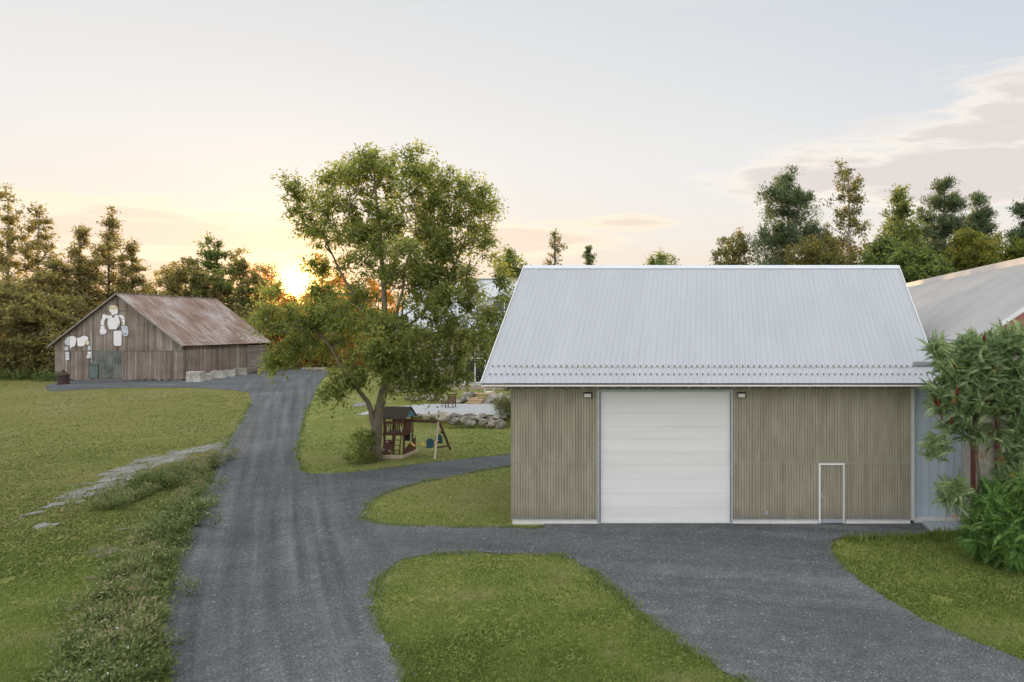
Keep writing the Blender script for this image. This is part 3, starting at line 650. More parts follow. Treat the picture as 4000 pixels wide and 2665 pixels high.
# the limbs are chains of their own: rebuild the first path as trunk + limbs
n0 = len(tr); idx = [list(range(n0))]; c0 = n0
for lb, j in ((limb2, 3), (limb3, 8), (limb4, 9), (limb5, 10)):
    idx.append([j] + list(range(c0, c0 + len(lb) - 1))); c0 += len(lb) - 1
hh = lambda i, a, b, n: a + (b - a) * i / max(1, n - 1)
for q, (ra, rb) in zip(idx, ((.33, .04), (.17, .04), (.11, .03), (.11, .03), (.10, .03))):
    for k, i in enumerate(q):
        if q is not idx[0] and k == 0: continue
        rad[i] = hh(k, ra, rb, len(q)) if q is not idx[0] else (.42 if k == 0 else hh(k, .33, .035, len(q)))
for q in paths[1:]:
    for k in range(1, len(q)): rad[q[k]] = min(rad[q[k]], rad[q[k - 1]] * .85 if k == 1 else rad[q[k - 1]], .045)
mb = MB()
for q in idx: 
    rr = [rad[i] for i in q]
    if q is not idx[0]: rr[0] = rr[1] * 1.1
    mb.tube([P[i] for i in q], rr, 10, cap=False)
for q in paths[1:]:
    rr = [rad[i] for i in q]; rr[0] = min(rr[0], rr[1] * 1.2 if len(rr) > 1 else rr[0]); mb.tube([P[i] for i in q], rr, 4, cap=False)
mb.build('trunk', m_bark, root, smooth=True)
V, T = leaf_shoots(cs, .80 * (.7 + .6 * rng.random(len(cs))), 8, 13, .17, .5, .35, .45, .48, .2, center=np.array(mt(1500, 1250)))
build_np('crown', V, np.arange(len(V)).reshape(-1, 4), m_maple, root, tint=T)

# --- other trees: crown profiles by kind
def bg(name, label, cat, px, ytop, ybot, hw, Y, kind, leafm, barkm, group=None, n=70, nl=80, size=.3, crad=1.0, tint0=.5, r0=.2, lean=0.0, tfun=None, tvar=.17):
    x = (px - PX) / F * Y; zt = CAMH - (ytop - PY) / F * Y; zb = CAMH - (ybot - PY) / F * Y; w = hw / F * Y; g = gz(x, Y)
    H = zt - zb; lobes = []; k = 9
    for i in range(k):
        t = (i + .5) / k
        if kind == 'round': pr = math.sin(math.pi * min(1, .12 + .88 * t)) ** .6
        elif kind == 'poplar': pr = (1 - t) ** (.95 if px < 1000 else .65) * (1.0 if t > .12 else .7) * 1.15
        elif kind == 'birch': pr = (.95 + .1 * math.sin(t * 7 + px)) * (1 - t * .8)
        elif kind == 'pine': pr = (.86 + .14 * math.sin(i * 2.1 + px)) * max(.05, 1 - t ** 2.6) ** .6
        else: pr = 1 - t
        rr = max(.25, w * pr); zc = zb + H * t
        dx = lean * t * w + rng.normal(0, .10) * w; dy = rng.normal(0, .15) * w
        if kind == 'pine':
            for s in (-1, 0, 1):
                lobes.append((x + dx + s * rr * (.45 + .2 * rng.random()), Y + dy, zc + rng.normal(0, .05) * H, rr * .62, rr * .8, H * .085, max(4, int(n * 1.5 * pr / k / 1.6))))
        else:
            m = max(5, int(2.3 * n * max(pr, .25) / k / .75))
            lobes.append((x + dx, Y + dy, zc, rr * 1.22, rr * 1.22, H / k * .95, m))
    size *= 1.12
    trunk = [(x, Y, g - .1), (x + lean * w * .3, Y, g + (zt - g) * .5), (x + lean * w, Y, zt - H * .03)]
    kw = dict(droop=.2, asp=.55, ns=7, up=.5); tvar = .24; crad *= 1.05
    if kind == 'pine': kw = dict(droop=-.35, asp=.26, ns=9, up=.35, spread=.22)
    return make_tree(name, label, cat, trunk, r0, lobes, leafm, barkm, group, nl=nl, size=size, crad=crad, tint0=tint0, step=1.2, rtip=.018, tfun=tfun, tvar=tvar, **kw)

GL = 'trees in the wood beside and behind the weathered barn'
W_ = [
 ('birch_tree', 'tall thin birch with pale trunk at the left edge of the wood', 'tree', 32, 765, 1260, 95, 86, 'birch', m_forest, m_bark_pale, dict(n=75, nl=75, size=.28, crad=.9, tint0=.45)),
 ('birch_tree', 'slender see-through birch, second tall tree from the left edge', 'tree', 140, 815, 1180, 95, 88, 'birch', m_forest, m_bark_pale, dict(n=62, nl=70, size=.28, crad=.9, tint0=.45, lean=.15)),
 ('poplar_tree', 'dark poplar with twin tips left of the tallest poplar above the barn', 'tree', 312, 890, 1300, 92, 90, 'poplar', m_forest, m_bark_dark, dict(size=.24, nl=95, n=100, tint0=.42)),
 ('poplar_tree', 'tallest dark poplar rising just left of the barn peak', 'tree', 425, 832, 1300, 100, 92, 'poplar', m_forest, m_bark_dark, dict(size=.24, nl=95, n=120, tint0=.42)),
 ('poplar_tree', 'shorter poplar right behind the barn peak', 'tree', 515, 955, 1250, 72, 94, 'poplar', m_forest, m_bark_dark, dict(size=.24, nl=95, n=75, tint0=.42)),
 ('broadleaf_tree', 'dark rounded tree between the pale birches and the twin-tipped poplar', 'tree', 215, 1030, 1420, 85, 87, 'round', m_forest, m_bark_dark, dict(n=90, tint0=.40)),
 ('broadleaf_tree', 'dark bushy tree at the far left edge under the birches', 'tree', 50, 1130, 1480, 150, 82, 'round', m_forest, m_bark_dark, dict(n=130, tint0=.36)),
 ('broadleaf_tree', 'dark low tree close beside the left corner of the barn', 'tree', 175, 1170, 1480, 110, 81, 'round', m_forest, m_bark_dark, dict(n=100, tint0=.36)),
 ('broadleaf_tree', 'small rounded treetop in the gap right of the barn peak', 'tree', 655, 1045, 1300, 65, 104, 'round', m_forest, m_bark_dark, dict(n=50, tint0=.45)),
 ('broadleaf_tree', 'wide dark tree behind the middle of the rusty barn roof', 'tree', 760, 1035, 1330, 95, 100, 'round', m_forest, m_bark_dark, dict(n=85, tint0=.36)),
 ('broadleaf_tree', 'tall bushy green tree rising behind the rear end of the rusty roof', 'tree', 850, 950, 1400, 120, 103, 'round', m_forest2, m_bark_dark, dict(n=120, tint0=.42)),
 ('broadleaf_tree', 'bushy olive tree between the rear barn roof and the setting sun', 'tree', 950, 990, 1440, 100, 105, 'round', m_forest, m_bark_dark, dict(n=105, tint0=.45)),
 ('broadleaf_tree', 'low tree with painted sun glow directly under the setting sun', 'tree', 1090, 1140, 1450, 120, 108, 'round', m_sunglow, m_bark_dark, dict(n=95, tint0=.45)),
 ('birch_tree', 'thin-leaved treetop just left of the setting sun', 'tree', 1060, 1035, 1330, 80, 112, 'birch', m_sunglow, m_bark_dark, dict(n=44, nl=45, size=.3, crad=.9, tint0=.5)),
 ('birch_tree', 'thin-leaved treetop just right of the setting sun', 'tree', 1260, 1010, 1330, 80, 112, 'birch', m_sunglow, m_bark_dark, dict(n=50, nl=45, size=.3, crad=.9, tint0=.5)),
 ('birch_tree', 'sparse small treetop between the olive tree and the thin treetop left of the sun', 'tree', 1000, 1060, 1330, 60, 114, 'birch', m_sunglow, m_bark_dark, dict(n=34, nl=45, size=.3, crad=.9, tint0=.5)),
 ('broadleaf_tree', 'tree with painted sun glow right of the barn behind the overhanging green branches', 'tree', 1200, 1165, 1450, 120, 106, 'round', m_sunglow, m_bark_dark, dict(n=90, tint0=.38)),
 ('broadleaf_tree', 'loose tree right of the setting sun, seen through the big tree', 'tree', 1330, 1095, 1450, 110, 110, 'round', m_sunglow, m_bark_dark, dict(n=85, tint0=.42)),
 ('broadleaf_tree', 'dense tree seen behind the trunk fork of the big tree', 'tree', 1480, 1110, 1470, 120, 104, 'round', m_sunglow, m_bark_dark, dict(n=85, tint0=.45)),
]
for nm, lb, ct, px, a, b, hw, Y, kd, lm, bk, kw in W_: bg(nm, lb, ct, px, a, b, hw, Y, kd, lm, bk, GL, **kw)
GR = 'trees behind the garage and the corrugated roof'
orange = lambda V: np.where((V[:, 2] < 18.5) & (V[:, 2] > 12), .22, -.08)[:]
R_ = [
 ('broadleaf_tree', 'leafy treetop beside the left end of the garage ridge', 'tree', 1995, 985, 1150, 55, 96, 'round', m_forest2, m_bark_dark, dict(n=42, nl=60, tint0=.55)),
 ('birch_tree', 'thin airy treetop standing alone left above the garage ridge', 'tree', 2168, 910, 1120, 62, 100, 'birch', m_birchleaf, m_bark_dark, dict(n=26, nl=36, size=.26, crad=.8, tint0=.45)),
 ('spruce_tree', 'small pointed spruce top above the garage ridge', 'tree', 2302, 968, 1120, 38, 98, 'cone', m_needle, m_bark_dark, dict(n=40, nl=60, size=.26, crad=.5, tint0=.8)),
 ('broadleaf_tree', 'low bushy treetop over the middle of the garage ridge', 'tree', 2585, 1004, 1120, 62, 98, 'round', m_forest2, m_bark_dark, dict(n=36, nl=60, tint0=.5)),
 ('broadleaf_tree', 'loose brownish tree left of the tall pine', 'tree', 2862, 912, 1120, 75, 84, 'round', m_birchleaf, m_bark_dark, dict(n=52, nl=60, size=.26, crad=.85, tint0=.40)),
 ('pine_tree', 'large dark pine, left of the orange-tinged birch', 'pine', 3080, 700, 1060, 145, 82, 'pine', m_needle, m_bark_dark, dict(n=150, nl=125, size=.34, crad=1.0, tint0=.45, r0=.3)),
 ('birch_tree', 'tall orange-tinged birch with white trunk between the two big pines', 'tree', 3315, 648, 1090, 115, 80, 'birch', m_birchleaf, m_bark_pale, dict(n=92, nl=62, size=.26, crad=.85, tint0=.42, r0=.22, tfun=orange)),
 ('broadleaf_tree', 'low brownish-green tree at the foot of the orange-tinged birch', 'tree', 3200, 935, 1100, 110, 76, 'round', m_birchleaf, m_bark_dark, dict(n=70, nl=60, size=.26, crad=.85, tint0=.5)),
 ('poplar_tree', 'narrow green poplar between the birch and the right-hand pine', 'tree', 3510, 752, 1100, 85, 80, 'poplar', m_forest2, m_bark_dark, dict(n=85, nl=80, size=.28, tint0=.5)),
 ('broadleaf_tree', 'dense green tree touching the right end of the garage ridge', 'tree', 3470, 950, 1130, 110, 72, 'round', m_forest2, m_bark_dark, dict(n=80, nl=80, size=.28, tint0=.42)),
 ('pine_tree', 'big rounded pine above the far end of the corrugated roof', 'pine', 3690, 738, 1090, 125, 84, 'pine', m_needle, m_bark_dark, dict(n=150, nl=125, size=.34, crad=1.0, tint0=.5, r0=.3)),
 ('pine_tree', 'smaller pine crown to the right of the big rounded pine', 'pine', 3815, 800, 1060, 75, 86, 'pine', m_needle, m_bark_dark, dict(n=70, nl=170, size=.34, crad=.95, tint0=.42)),
 ('broadleaf_tree', 'bright yellow-green tree over the corrugated roof', 'tree', 3790, 905, 1080, 80, 72, 'round', m_yellowleaf, m_bark, dict(n=62, nl=75, size=.26, crad=.85, tint0=.5)),
 ('birch_tree', 'sparse see-through tree right of the yellow-green tree', 'tree', 3885, 925, 1070, 55, 74, 'birch', m_yellowleaf, m_bark_pale, dict(n=30, nl=40, size=.24, crad=.8, tint0=.45)),
 ('broadleaf_tree', 'olive tree behind the ridge at the right edge', 'tree', 3965, 955, 1080, 60, 76, 'round', m_yellowleaf, m_bark, dict(n=45, nl=65, size=.26, crad=.85, tint0=.3)),
 ('pine_tree', 'dark pine cut off by the right edge of the photo', 'pine', 4020, 815, 1050, 75, 80, 'pine', m_needle, m_bark_dark, dict(n=90, nl=150, size=.34, crad=.95, tint0=.4)),
 ('broadleaf_tree', 'dark green tree between the garage ridge and the corrugated roof', 'tree', 3600, 1000, 1130, 100, 70, 'round', m_forest2, m_bark_dark, dict(n=80, nl=80, size=.28, tint0=.30)),
]
for nm, lb, ct, px, a, b, hw, Y, kd, lm, bk, kw in R_: bg(nm, lb, ct, px, a, b, hw, Y, kd, lm, bk, GR, **kw)

def brush(name, label, cat, pts, rad, n, size, mat, tint0, kind=None, asp=.55, droop=.2, flat=.9, group=None, loc=None, upt=.25):
    V, T = leaf_ball(np.array(pts), np.array(rad), n, size, asp, droop, flat, tint0, .18, upt=upt)
    o = build_np(name, V, np.arange(len(V)).reshape(-1, 4), mat, tint=T, loc=loc); return tag(o, label, cat, group, kind)
# brushwood under the trees round the barn
pts = []; rd = []
for _ in range(300):
    x = rng.uniform(-103, -74.5); y = rng.uniform(78.5, 96); z = gz(x, y) + rng.random() ** 1.6 * 9.5 * min(1, .25 + (y - 78.5) / 8); pts.append((x, y, z)); rd.append(rng.uniform(.8, 1.7))
for _ in range(330):
    x = rng.uniform(-76, -34); y = rng.uniform(95, 108) if x < -56 else rng.uniform(99, 110); z = gz(x, y) + rng.random() ** 1.3 * 8.0; pts.append((x, y, z)); rd.append(rng.uniform(.9, 1.8))
brush('undergrowth', 'dense dark brushwood under the trees around the barn', 'undergrowth', pts, rd, 85, .40, m_forest, .33, 'stuff')

# ------------------------------------------------------------------ roofs
def ribbed(mb, p0, u, L, v, Ls, pitch, rh, rw, lap=0.0, thick=.03):
    """ribbed sheet roof: p0 lower corner, u along the eave, v up the slope"""
    p0 = Vector(p0); u = Vector(u).normalized(); v = Vector(v).normalized(); n = u.cross(v).normalized()
    if n.z < 0: n = -n
    prof = []; k = int(round(L / pitch)); pt = L / k
    for i in range(k):
        a = i * pt
        if i == 0: prof.append((0, 0))
        c = a + pt / 2
        prof += [(c - rw, 0), (c - rw * .5, rh), (c + rw * .5, rh), (c + rw, 0)]
    prof.append((L, 0)); m = len(prof)
    vs = [p0 + u * a + n * b for a, b in prof] + [p0 + v * Ls + u * a + n * b for a, b in prof]
    s = mb.add(vs, [(i, i + 1, m + i + 1, m + i) for i in range(m - 1)])
    for i, (a, b) in enumerate(prof): mb.uv[s + i] = (a, 0); mb.uv[s + m + i] = (a, Ls)
    # underside
    mb.add([p0 - n * thick, p0 + u * L - n * thick, p0 + u * L + v * Ls - n * thick, p0 + v * Ls - n * thick], [(0, 3, 2, 1)])
    return n
def put_uv(o, mb):
    uv = o.data.uv_layers.new(name='UVMap')
    for lp in o.data.loops: uv.data[lp.index].uv = mb.uv.get(lp.vertex_index, (0, 0))

# ------------------------------------------------------------------ the garage
GX, GY0, GY1 = 7.46, 25.85, 36.15
EY, EZ, RY, RZ, HX = 25.2, 5.33, 31.0, 10.10, 8.39
gar = thing('garage', (0, 31, 0), 'tan board-sided garage with silver metal roof and tall white overhead door', 'garage')
mb = MB()
def boards(mb, x0, x1, z0, z1, y, pitch=.103):
    k = max(1, int(round((x1 - x0) / pitch))); p = (x1 - x0) / k
    for i in range(k):
        a = x0 + i * p; tn = .5 + random.gauss(0, .08); d = random.choice((0, 0, .004, .008))
        prof = [(a, 0.0), (a + p * .16, 0), (a + p * .26, -.024 - d), (a + p * .94, -.024 - d), (a + p, 0.0)]
        mb.add([(q, y + w, z0) for q, w in prof] + [(q, y + w, z1) for q, w in prof], [(j, j + 1, 6 + j, 5 + j) for j in range(4)], tn)
        mb.add([(q, y + w, z1) for q, w in prof[1:4]] + [(prof[3][0], y, z1), (prof[1][0], y, z1)], [(0, 1, 2, 3, 4)], tn)
yw = GY0 - .004
for (a, b) in ((-GX, -4.26), (.80, 4.0), (4.968, GX)): boards(mb, a, b, .20, 2.285, yw)
for (a, b) in ((-GX, -4.26), (.80, GX)): boards(mb, a, b, 2.32, 5.86, yw)
boards(mb, -4.26, .80, 5.02, 5.86, yw)
mb.build('siding', m_siding, gar)
mb = MB()
for s in (-1, 1):        # gable ends
    mb.poly([(s * GX, GY0 + .02, .2), (s * GX, GY1, .2), (s * GX, GY1, 5.75), (s * GX, RY, 9.90), (s * GX, GY0 + .02, 5.75)], (-s * .15, 0, 0))
mb.box(-GX + .152, GX - .152, GY1 - .15, GY1 - .002, .2, 5.74)
mb.box(-GX + .152, -4.26, GY0, GY0 + .15, .2, 5.74); mb.box(.80, GX - .152, GY0, GY0 + .15, .2, 5.74); mb.box(-4.26, .80, GY0, GY0 + .15, 5.03, 5.74)
mb.build('wall', m_sidewall, gar)
mb = MB(); mb.box(-GX + .03, -4.27, GY0 - .03, GY0 + .2, -.3, .195); mb.box(.81, 3.99, GY0 - .03, GY0 + .2, -.3, .195); mb.box(5.01, GX - .03, GY0 - .03, GY0 + .2, -.3, .195)
mb.box(-4.27, .81, GY0 + .03, GY0 + .2, -.3, .045); mb.box(3.99, 5.01, GY0 + .03, GY0 + .2, -.3, .05); mb.box(-GX + .03, GX - .03, GY1 - .2, GY1 - .01, -.3, .195)
for s in (-1, 1): mb.box(s * GX - .1 - s * .13, s * GX + .1 - s * .13, GY0 + .21, GY1 - .21, -.3, .195)
mb.build('foundation', m_conc, gar)
for (a, b) in ((-GX - .01, -4.27), (.81, 3.98), (4.99, GX + .01)): MB().box(a, b, GY0 - .05, GY0 - .005, .165, .198).build('base_flashing', m_grey, gar)
m_seam = simple('seam_trim_tan', (.34, .32, .26), (.42, .40, .33), ns=3)
for (a, b) in ((-GX, -4.27), (.81, GX)): MB().box(a, b, GY0 - .042, GY0 - .006, 2.29, 2.312).build('seam_trim', m_seam, gar)
mb = MB(); mb.box(GX - .002, GX + .12, GY0 - .06, GY0 + .1, .16, 5.74); mb.build('corner_trim', simple('pale_corner_trim', (.46, .47, .46), (.54, .55, .54), ns=3), gar)
mb = MB(); mb.box(-GX - .03, -GX - .002, GY0 - .03, GY0 + .1, .16, 5.74); mb.build('corner_trim', m_siding, gar)
# roof
mb = MB(); sl = Vector((0, RY - EY, RZ - EZ)); sn = Vector((0, -(RZ - EZ), RY - EY)).normalized()
ribbed(mb, (-HX, EY, EZ), (1, 0, 0), 2 * HX, sl, sl.length, .2124, .008, .016)
ribbed(mb, (HX, 2 * RY - EY, EZ), (-1, 0, 0), 2 * HX, (0, -sl.y, sl.z), sl.length, .2124, .008, .016)
roof = mb.build('roof', m_roof, gar)
mb = MB()
for s, q in ((1, EY), (-1, 2 * RY - EY)):
    d = Vector((0, s * sl.y, sl.z)).normalized(); a = Vector((0, RY, RZ + .045))
    mb.add([(-HX - .02, *(a - d * .24)[1:]), (HX + .02, *(a - d * .24)[1:]), (HX + .02, a.y, a.z), (-HX - .02, a.y, a.z),
            (-HX - .02, *(a - d * .24)[1:2], (a - d * .24).z - .03), (HX + .02, *(a - d * .24)[1:2], (a - d * .24).z - .03)], [(0, 1, 2, 3), (0, 4, 5, 1)])
mb.build('ridge_cap', simple('ridge_cap_metal', (.52, .55, .58), (.60, .62, .65), ns=2, rough=.4), roof)
for s in (-1, 1):
    for q, yy in ((1, EY), (-1, 2 * RY - EY)):
        a = Vector((s * (HX + .012), yy, EZ - .03)); b = Vector((s * (HX + .012), RY, RZ - .03)); MB().bar(a, b, .022, .17).build('barge_trim', m_white, roof)
mb = MB(); mb.box(-HX, HX, EY + .012, EY + .045, EZ - .125, EZ - .075); mb.build('fascia', m_white, gar)
mb = MB(); mb.box(-HX + .01, HX - .01, EY + .016, EY + .05, EZ - .073, EZ - .034); mb.build('drip_edge', m_soffit, gar)
mb = MB(); mb.add([(-HX + .02, EY + .05, EZ - .16), (HX - .02, EY + .05, EZ - .16), (HX - .02, GY0 - .03, EZ - .16), (-HX + .02, GY0 - .03, EZ - .16)], [(0, 1, 2, 3)])
mb.build('soffit', m_soffit, gar)
for k in range(30):
    x = -HX + .35 + k * (2 * HX - .7) / 29; MB().box(x - .03, x + .03, EY + .05, EY + .10, EZ - .175, EZ - .163).build('soffit_vent', m_glass_lens, gar)
# snow guards: two staggered rows along the eave
g = MB(); ax = lambda u, w, h: Vector((u, 0, 0)) + sl.normalized() * w + sn * h
for pts, h in ((((-.022, .015), (-.034, .05), (0, .082), (.034, .05), (.022, .015), (0, -.008)), .006),):
    g.add([ax(a, b, .012) for a, b in pts] + [ax(a, b, .002) for a, b in pts], [tuple(range(6))] + [(i, i + 6, (i + 1) % 6 + 6, (i + 1) % 6) for i in range(6)])
g.add([ax(-.036, .045, .012), ax(.036, .045, .012), ax(.03, .056, .055), ax(-.03, .056, .055), ax(-.036, .058, .012), ax(.036, .058, .012), ax(.03, .066, .055), ax(-.03, .066, .055)],
      [(0, 1, 2, 3), (4, 7, 6, 5), (0, 3, 7, 4), (1, 5, 6, 2), (3, 2, 6, 7)])
m_guard = simple('dark_bronze_guard', (.20, .185, .17), (.34, .32, .30), ns=12, rough=.5)
spots = []
pt = 2 * HX / round(2 * HX / .2124)
for row, (d, o) in enumerate(((.40, 0), (.84, 0))):
    for i in range(78):
        spots.append(Vector((-HX + pt * (i + 1) + (0 if row == 0 else .0), EY, EZ)) + sl.normalized() * d)
spots.sort(key=lambda p: (p.z, abs(p.x))); proto = None; rest = MB()
spots_near = spots[:78] + spots[78:100]; 
for k, p in enumerate(spots):
    if k < 100:
        if proto is None:
            q = MB(); q.v = [v_ + p for v_ in map(Vector, g.v)]; q.f = list(g.f); q.t = list(g.t)
            proto = q.build('snow_guard', m_guard, roof); p_first = p
        else:
            c = proto.copy(); COL.objects.link(c); c.parent = roof; c.location = p - p_first
    else: rest.add([Vector(v_) + p for v_ in g.v], g.f)
tag(rest.build('snow_guard', m_guard, roof), kind='stuff')
# overhead door
mb = MB(); dz = [.06, .60, 1.12, 1.68, 2.20, 2.68, 3.16, 3.64, 4.12, 4.54, 4.93]
for a, b in zip(dz[:-1], dz[1:]):
    tn = .5 + random.gauss(0, .13); x0, x1 = -4.155, .70
    y = GY0 + .10; e = .004
    mb.add([(x0, y, a), (x1, y, a), (x1, y - .004, a + e), (x0, y - .004, a + e), (x1, y - .004, b - e), (x0, y - .004, b - e), (x1, y, b - .004), (x0, y, b - .004)], [(0, 1, 2, 3), (3, 2, 4, 5), (5, 4, 6, 7)], tn)
od = mb.build('overhead_door', m_door, gar)
mb = MB(); mb.box(-4.17, .715, GY0 + .101, GY0 + .13, .03, 5.0); mb.build('door_backing', m_grey, od)
mb = MB(); mb.box(-4.26, -4.185, GY0 - .05, GY0 + .1, .02, 5.02); mb.box(.73, .80, GY0 - .05, GY0 + .1, .02, 5.02); mb.box(-4.185, .73, GY0 - .04, GY0 + .1, 4.965, 5.02)
mb.build('frame', m_grey, od)
# side door
mb = MB(); boards(mb, 4.075, 4.915, .20, 2.22, GY0 - .008); mb.box(4.075, 4.915, GY0 - .007, GY0 - .003, .06, 2.22); dr = mb.build('door', m_siding, gar)
mb = MB(); mb.box(4.005, 4.07, GY0 - .075, GY0 + .08, .05, 2.285); mb.box(4.92, 4.965, GY0 - .075, GY0 + .08, .05, 2.285); mb.box(4.07, 4.92, GY0 - .07, GY0 + .08, 2.225, 2.283); mb.build('frame', m_white, dr)
mb = MB(); mb.box(4.08, 4.91, GY0 - .03, GY0 - .012, .065, .195); mb.build('kick_plate', m_grey, dr)
mb = MB(); mb.box(4.105, 4.15, GY0 - .065, GY0 - .03, .98, 1.18); mb.tube([(4.128, GY0 - .06, 1.05), (4.128, GY0 - .12, 1.05), (4.15, GY0 - .13, 1.05), (4.25, GY0 - .13, 1.045)], .012, 6); mb.build('handle', m_grey, dr)
for x in (-4.61, 1.13):
    mb = MB(); z0, z1 = 4.73, 4.945
    mb.box(x - .155, x + .155, GY0 - .05, GY0 - .027, z0, z1)
    mb.add([(x - .155, GY0 - .052, z1), (x + .155, GY0 - .052, z1), (x + .155, GY0 - .16, z1 - .02), (x - .155, GY0 - .16, z1 - .02), (x - .155, GY0 - .16, z1 - .05), (x + .155, GY0 - .16, z1 - .05), (x + .155, GY0 - .052, z1 - .05), (x - .155, GY0 - .052, z1 - .05)],
           [(0, 1, 2, 3), (3, 2, 5, 4), (4, 5, 6, 7), (0, 3, 4, 7), (1, 6, 5, 2)])
    for s in (-1, 1): mb.box(x + s * .142 - .013, x + s * .142 + .013, GY0 - .11, GY0 - .053, z0, z1 - .051)
    mb.box(x - .128, x + .128, GY0 - .10, GY0 - .053, z0, z0 + .02)
    lp = mb.build('wall_lamp', m_black, gar)
    mb = MB(); mb.add([(x - .127, GY0 - .10, z0 + .022), (x + .127, GY0 - .10, z0 + .022), (x + .127, GY0 - .12, z1 - .055), (x - .127, GY0 - .12, z1 - .055)], [(0, 1, 2, 3)]); mb.build('lens', m_glass_lens, lp)
mb = MB(); mb.box(2.03, 2.12, GY0 - .075, GY0 - .03, .36, .50); mb.box(2.045, 2.105, GY0 - .09, GY0 - .076, .385, .47); mb.build('outlet_box', m_grey, gar)

# ------------------------------------------------------------------ link wall and red building
an = thing('annex', (8.4, 26, 0), 'blue-grey clad link between the tan garage and the red building', 'building')
mb = MB(); x = GX + .125
while x < 9.42:
    w = .30; mb.add([(x, 26.0, .22), (x + .26, 26.0, .22), (x + .275, 25.982, .22), (x + .30, 25.982, .22), (x, 26.0, 5.98), (x + .26, 26.0, 5.98), (x + .275, 25.982, 5.98), (x + .30, 25.982, 5.98)], [(0, 1, 5, 4), (1, 2, 6, 5), (2, 3, 7, 6)], .5 + random.gauss(0, .12)); x += .30
mb.box(GX + .125, 9.45, 26.004, 26.2, .22, 5.98); mb.build('wall', m_blue, an)
mb = MB(); mb.box(GX + .13, 9.5, 25.95, 26.2, -.3, .215); mb.build('foundation', m_conc, an)
mb = MB(); mb.box(GX + .13, 9.3, 25.9, 33, 6.0, 6.06); mb.box(GX + .13, 9.3, 25.86, 25.898, 5.93, 6.08); mb.build('roof', m_grey, an)
YN, XE, ZE, XR, ZR, YF = 24.5, 9.26, 6.87, 14.8, 10.5, 52.0
rb = thing('corrugated_roof_building', (14.8, 38, 0), 'red-trimmed farm building with grey corrugated roof behind the sumac', 'building')
mb = MB(); sv = Vector((XR - XE, 0, ZR - ZE))
ribbed(mb, (XE, YF, ZE), (0, -1, 0), YF - YN, sv, sv.length, .36, .05, .07)
ribbed(mb, (2 * XR - XE, YN, ZE), (0, 1, 0), YF - YN, (-sv.x, 0, sv.z), sv.length, .23, .035, .055)
rrf = mb.build('roof', m_roof_red, rb)
mb = MB(); q = sv.normalized() * .35
mb.poly([(XR - .42, YN - .02, ZR - .27), (XR - .36, YN - .02, ZR + .10), (XR, YN - .02, ZR + .16), (XR + .36, YN - .02, ZR + .10), (XR + .42, YN - .02, ZR - .27)], (0, YF - YN + .04, 0))
mb.build('ridge_cap', simple('ridge_flashing', (.50, .47, .44), (.58, .55, .52), ns=2), rrf)
mb = MB(); mb.bar((XE + .0, YN - .02, ZE - .06), (XR, YN - .02, ZR - .06), .03, .14); mb.box(XE - .12, XE - .0, YN, YF, ZE - .11, ZE - .03); mb.build('gutter', m_white, rb)
mb = MB(); mb.box(XE + .02, XE + .06, YN + .02, YF, ZE - .62, ZE - .115); mb.poly([(XE + .05, YN + .01, ZE - .13), (XR, YN + .01, ZR - .13), (XR, YN + .01, ZR - .72), (XE + .75, YN + .01, ZE - .18)], (0, .03, 0)); mb.build('fascia', m_red, rb)
def clip_plank(c, w, x0, x1, z0, z1):
    # plank running up to the right at 32 degrees, cut to the wall rectangle
    d = Vector((math.cos(R(-28)), math.sin(R(-28)))); n_ = Vector((-d.y, d.x))
    poly = [Vector((9, 3)) + n_ * (c - w / 2) + d * -14, Vector((9, 3)) + n_ * (c - w / 2) + d * 14, Vector((9, 3)) + n_ * (c + w / 2) + d * 14, Vector((9, 3)) + n_ * (c + w / 2) + d * -14]
    for ax_, lim, sg in ((0, x0, 1), (0, x1, -1), (1, z0, 1), (1, z1, -1)):
        out = []
        for i in range(len(poly)):
            a, b = poly[i], poly[(i + 1) % len(poly)]; da, db = sg * (a[ax_] - lim), sg * (b[ax_] - lim)
            if da >= 0: out.append(a)
            if da * db < 0: out.append(a + (b - a) * (da / (da - db)))
        poly = out
        if len(poly) < 3: return None
    return poly
pm = MB()
for k in range(-60, 60):
    pl = clip_plank(k * .155, .145, 9.42, 14.0, .25, 5.9)
    if pl: pm.poly([(a.x, 25.05, a.y) for a in pl], (0, .03, 0), .5 + random.gauss(0, .2))
pm.build('plank_wall', m_plank, rb)
mb = MB(); mb.box(9.42, 20.2, 25.09, 25.2, .2, 6.6); mb.box(9.42, 9.55, 25.2, YF - .4, .2, 6.6); mb.poly([(9.43, 25.09, 6.61), (XR, 25.09, ZR - .45), (20.2, 25.09, 6.61)], (0, .1, 0)); mb.build('wall', m_plank, rb)
mb = MB(); mb.box(9.38, 9.52, 24.9, 25.04, 0, 5.9); mb.build('post', m_darkred, rb)
mb = MB(); mb.box(10.27, 10.40, 24.9, 25.04, 0, 5.9); mb.build('post', m_darkred, rb)
mb = MB(); mb.box(9.53, 10.265, 24.93, 25.03, 3.45, 3.57); mb.build('beam', m_darkred, rb)
mb = MB(); mb.box(9.42, 14, 24.95, 25.3, -.3, .19); mb.build('foundation', m_conc, rb)
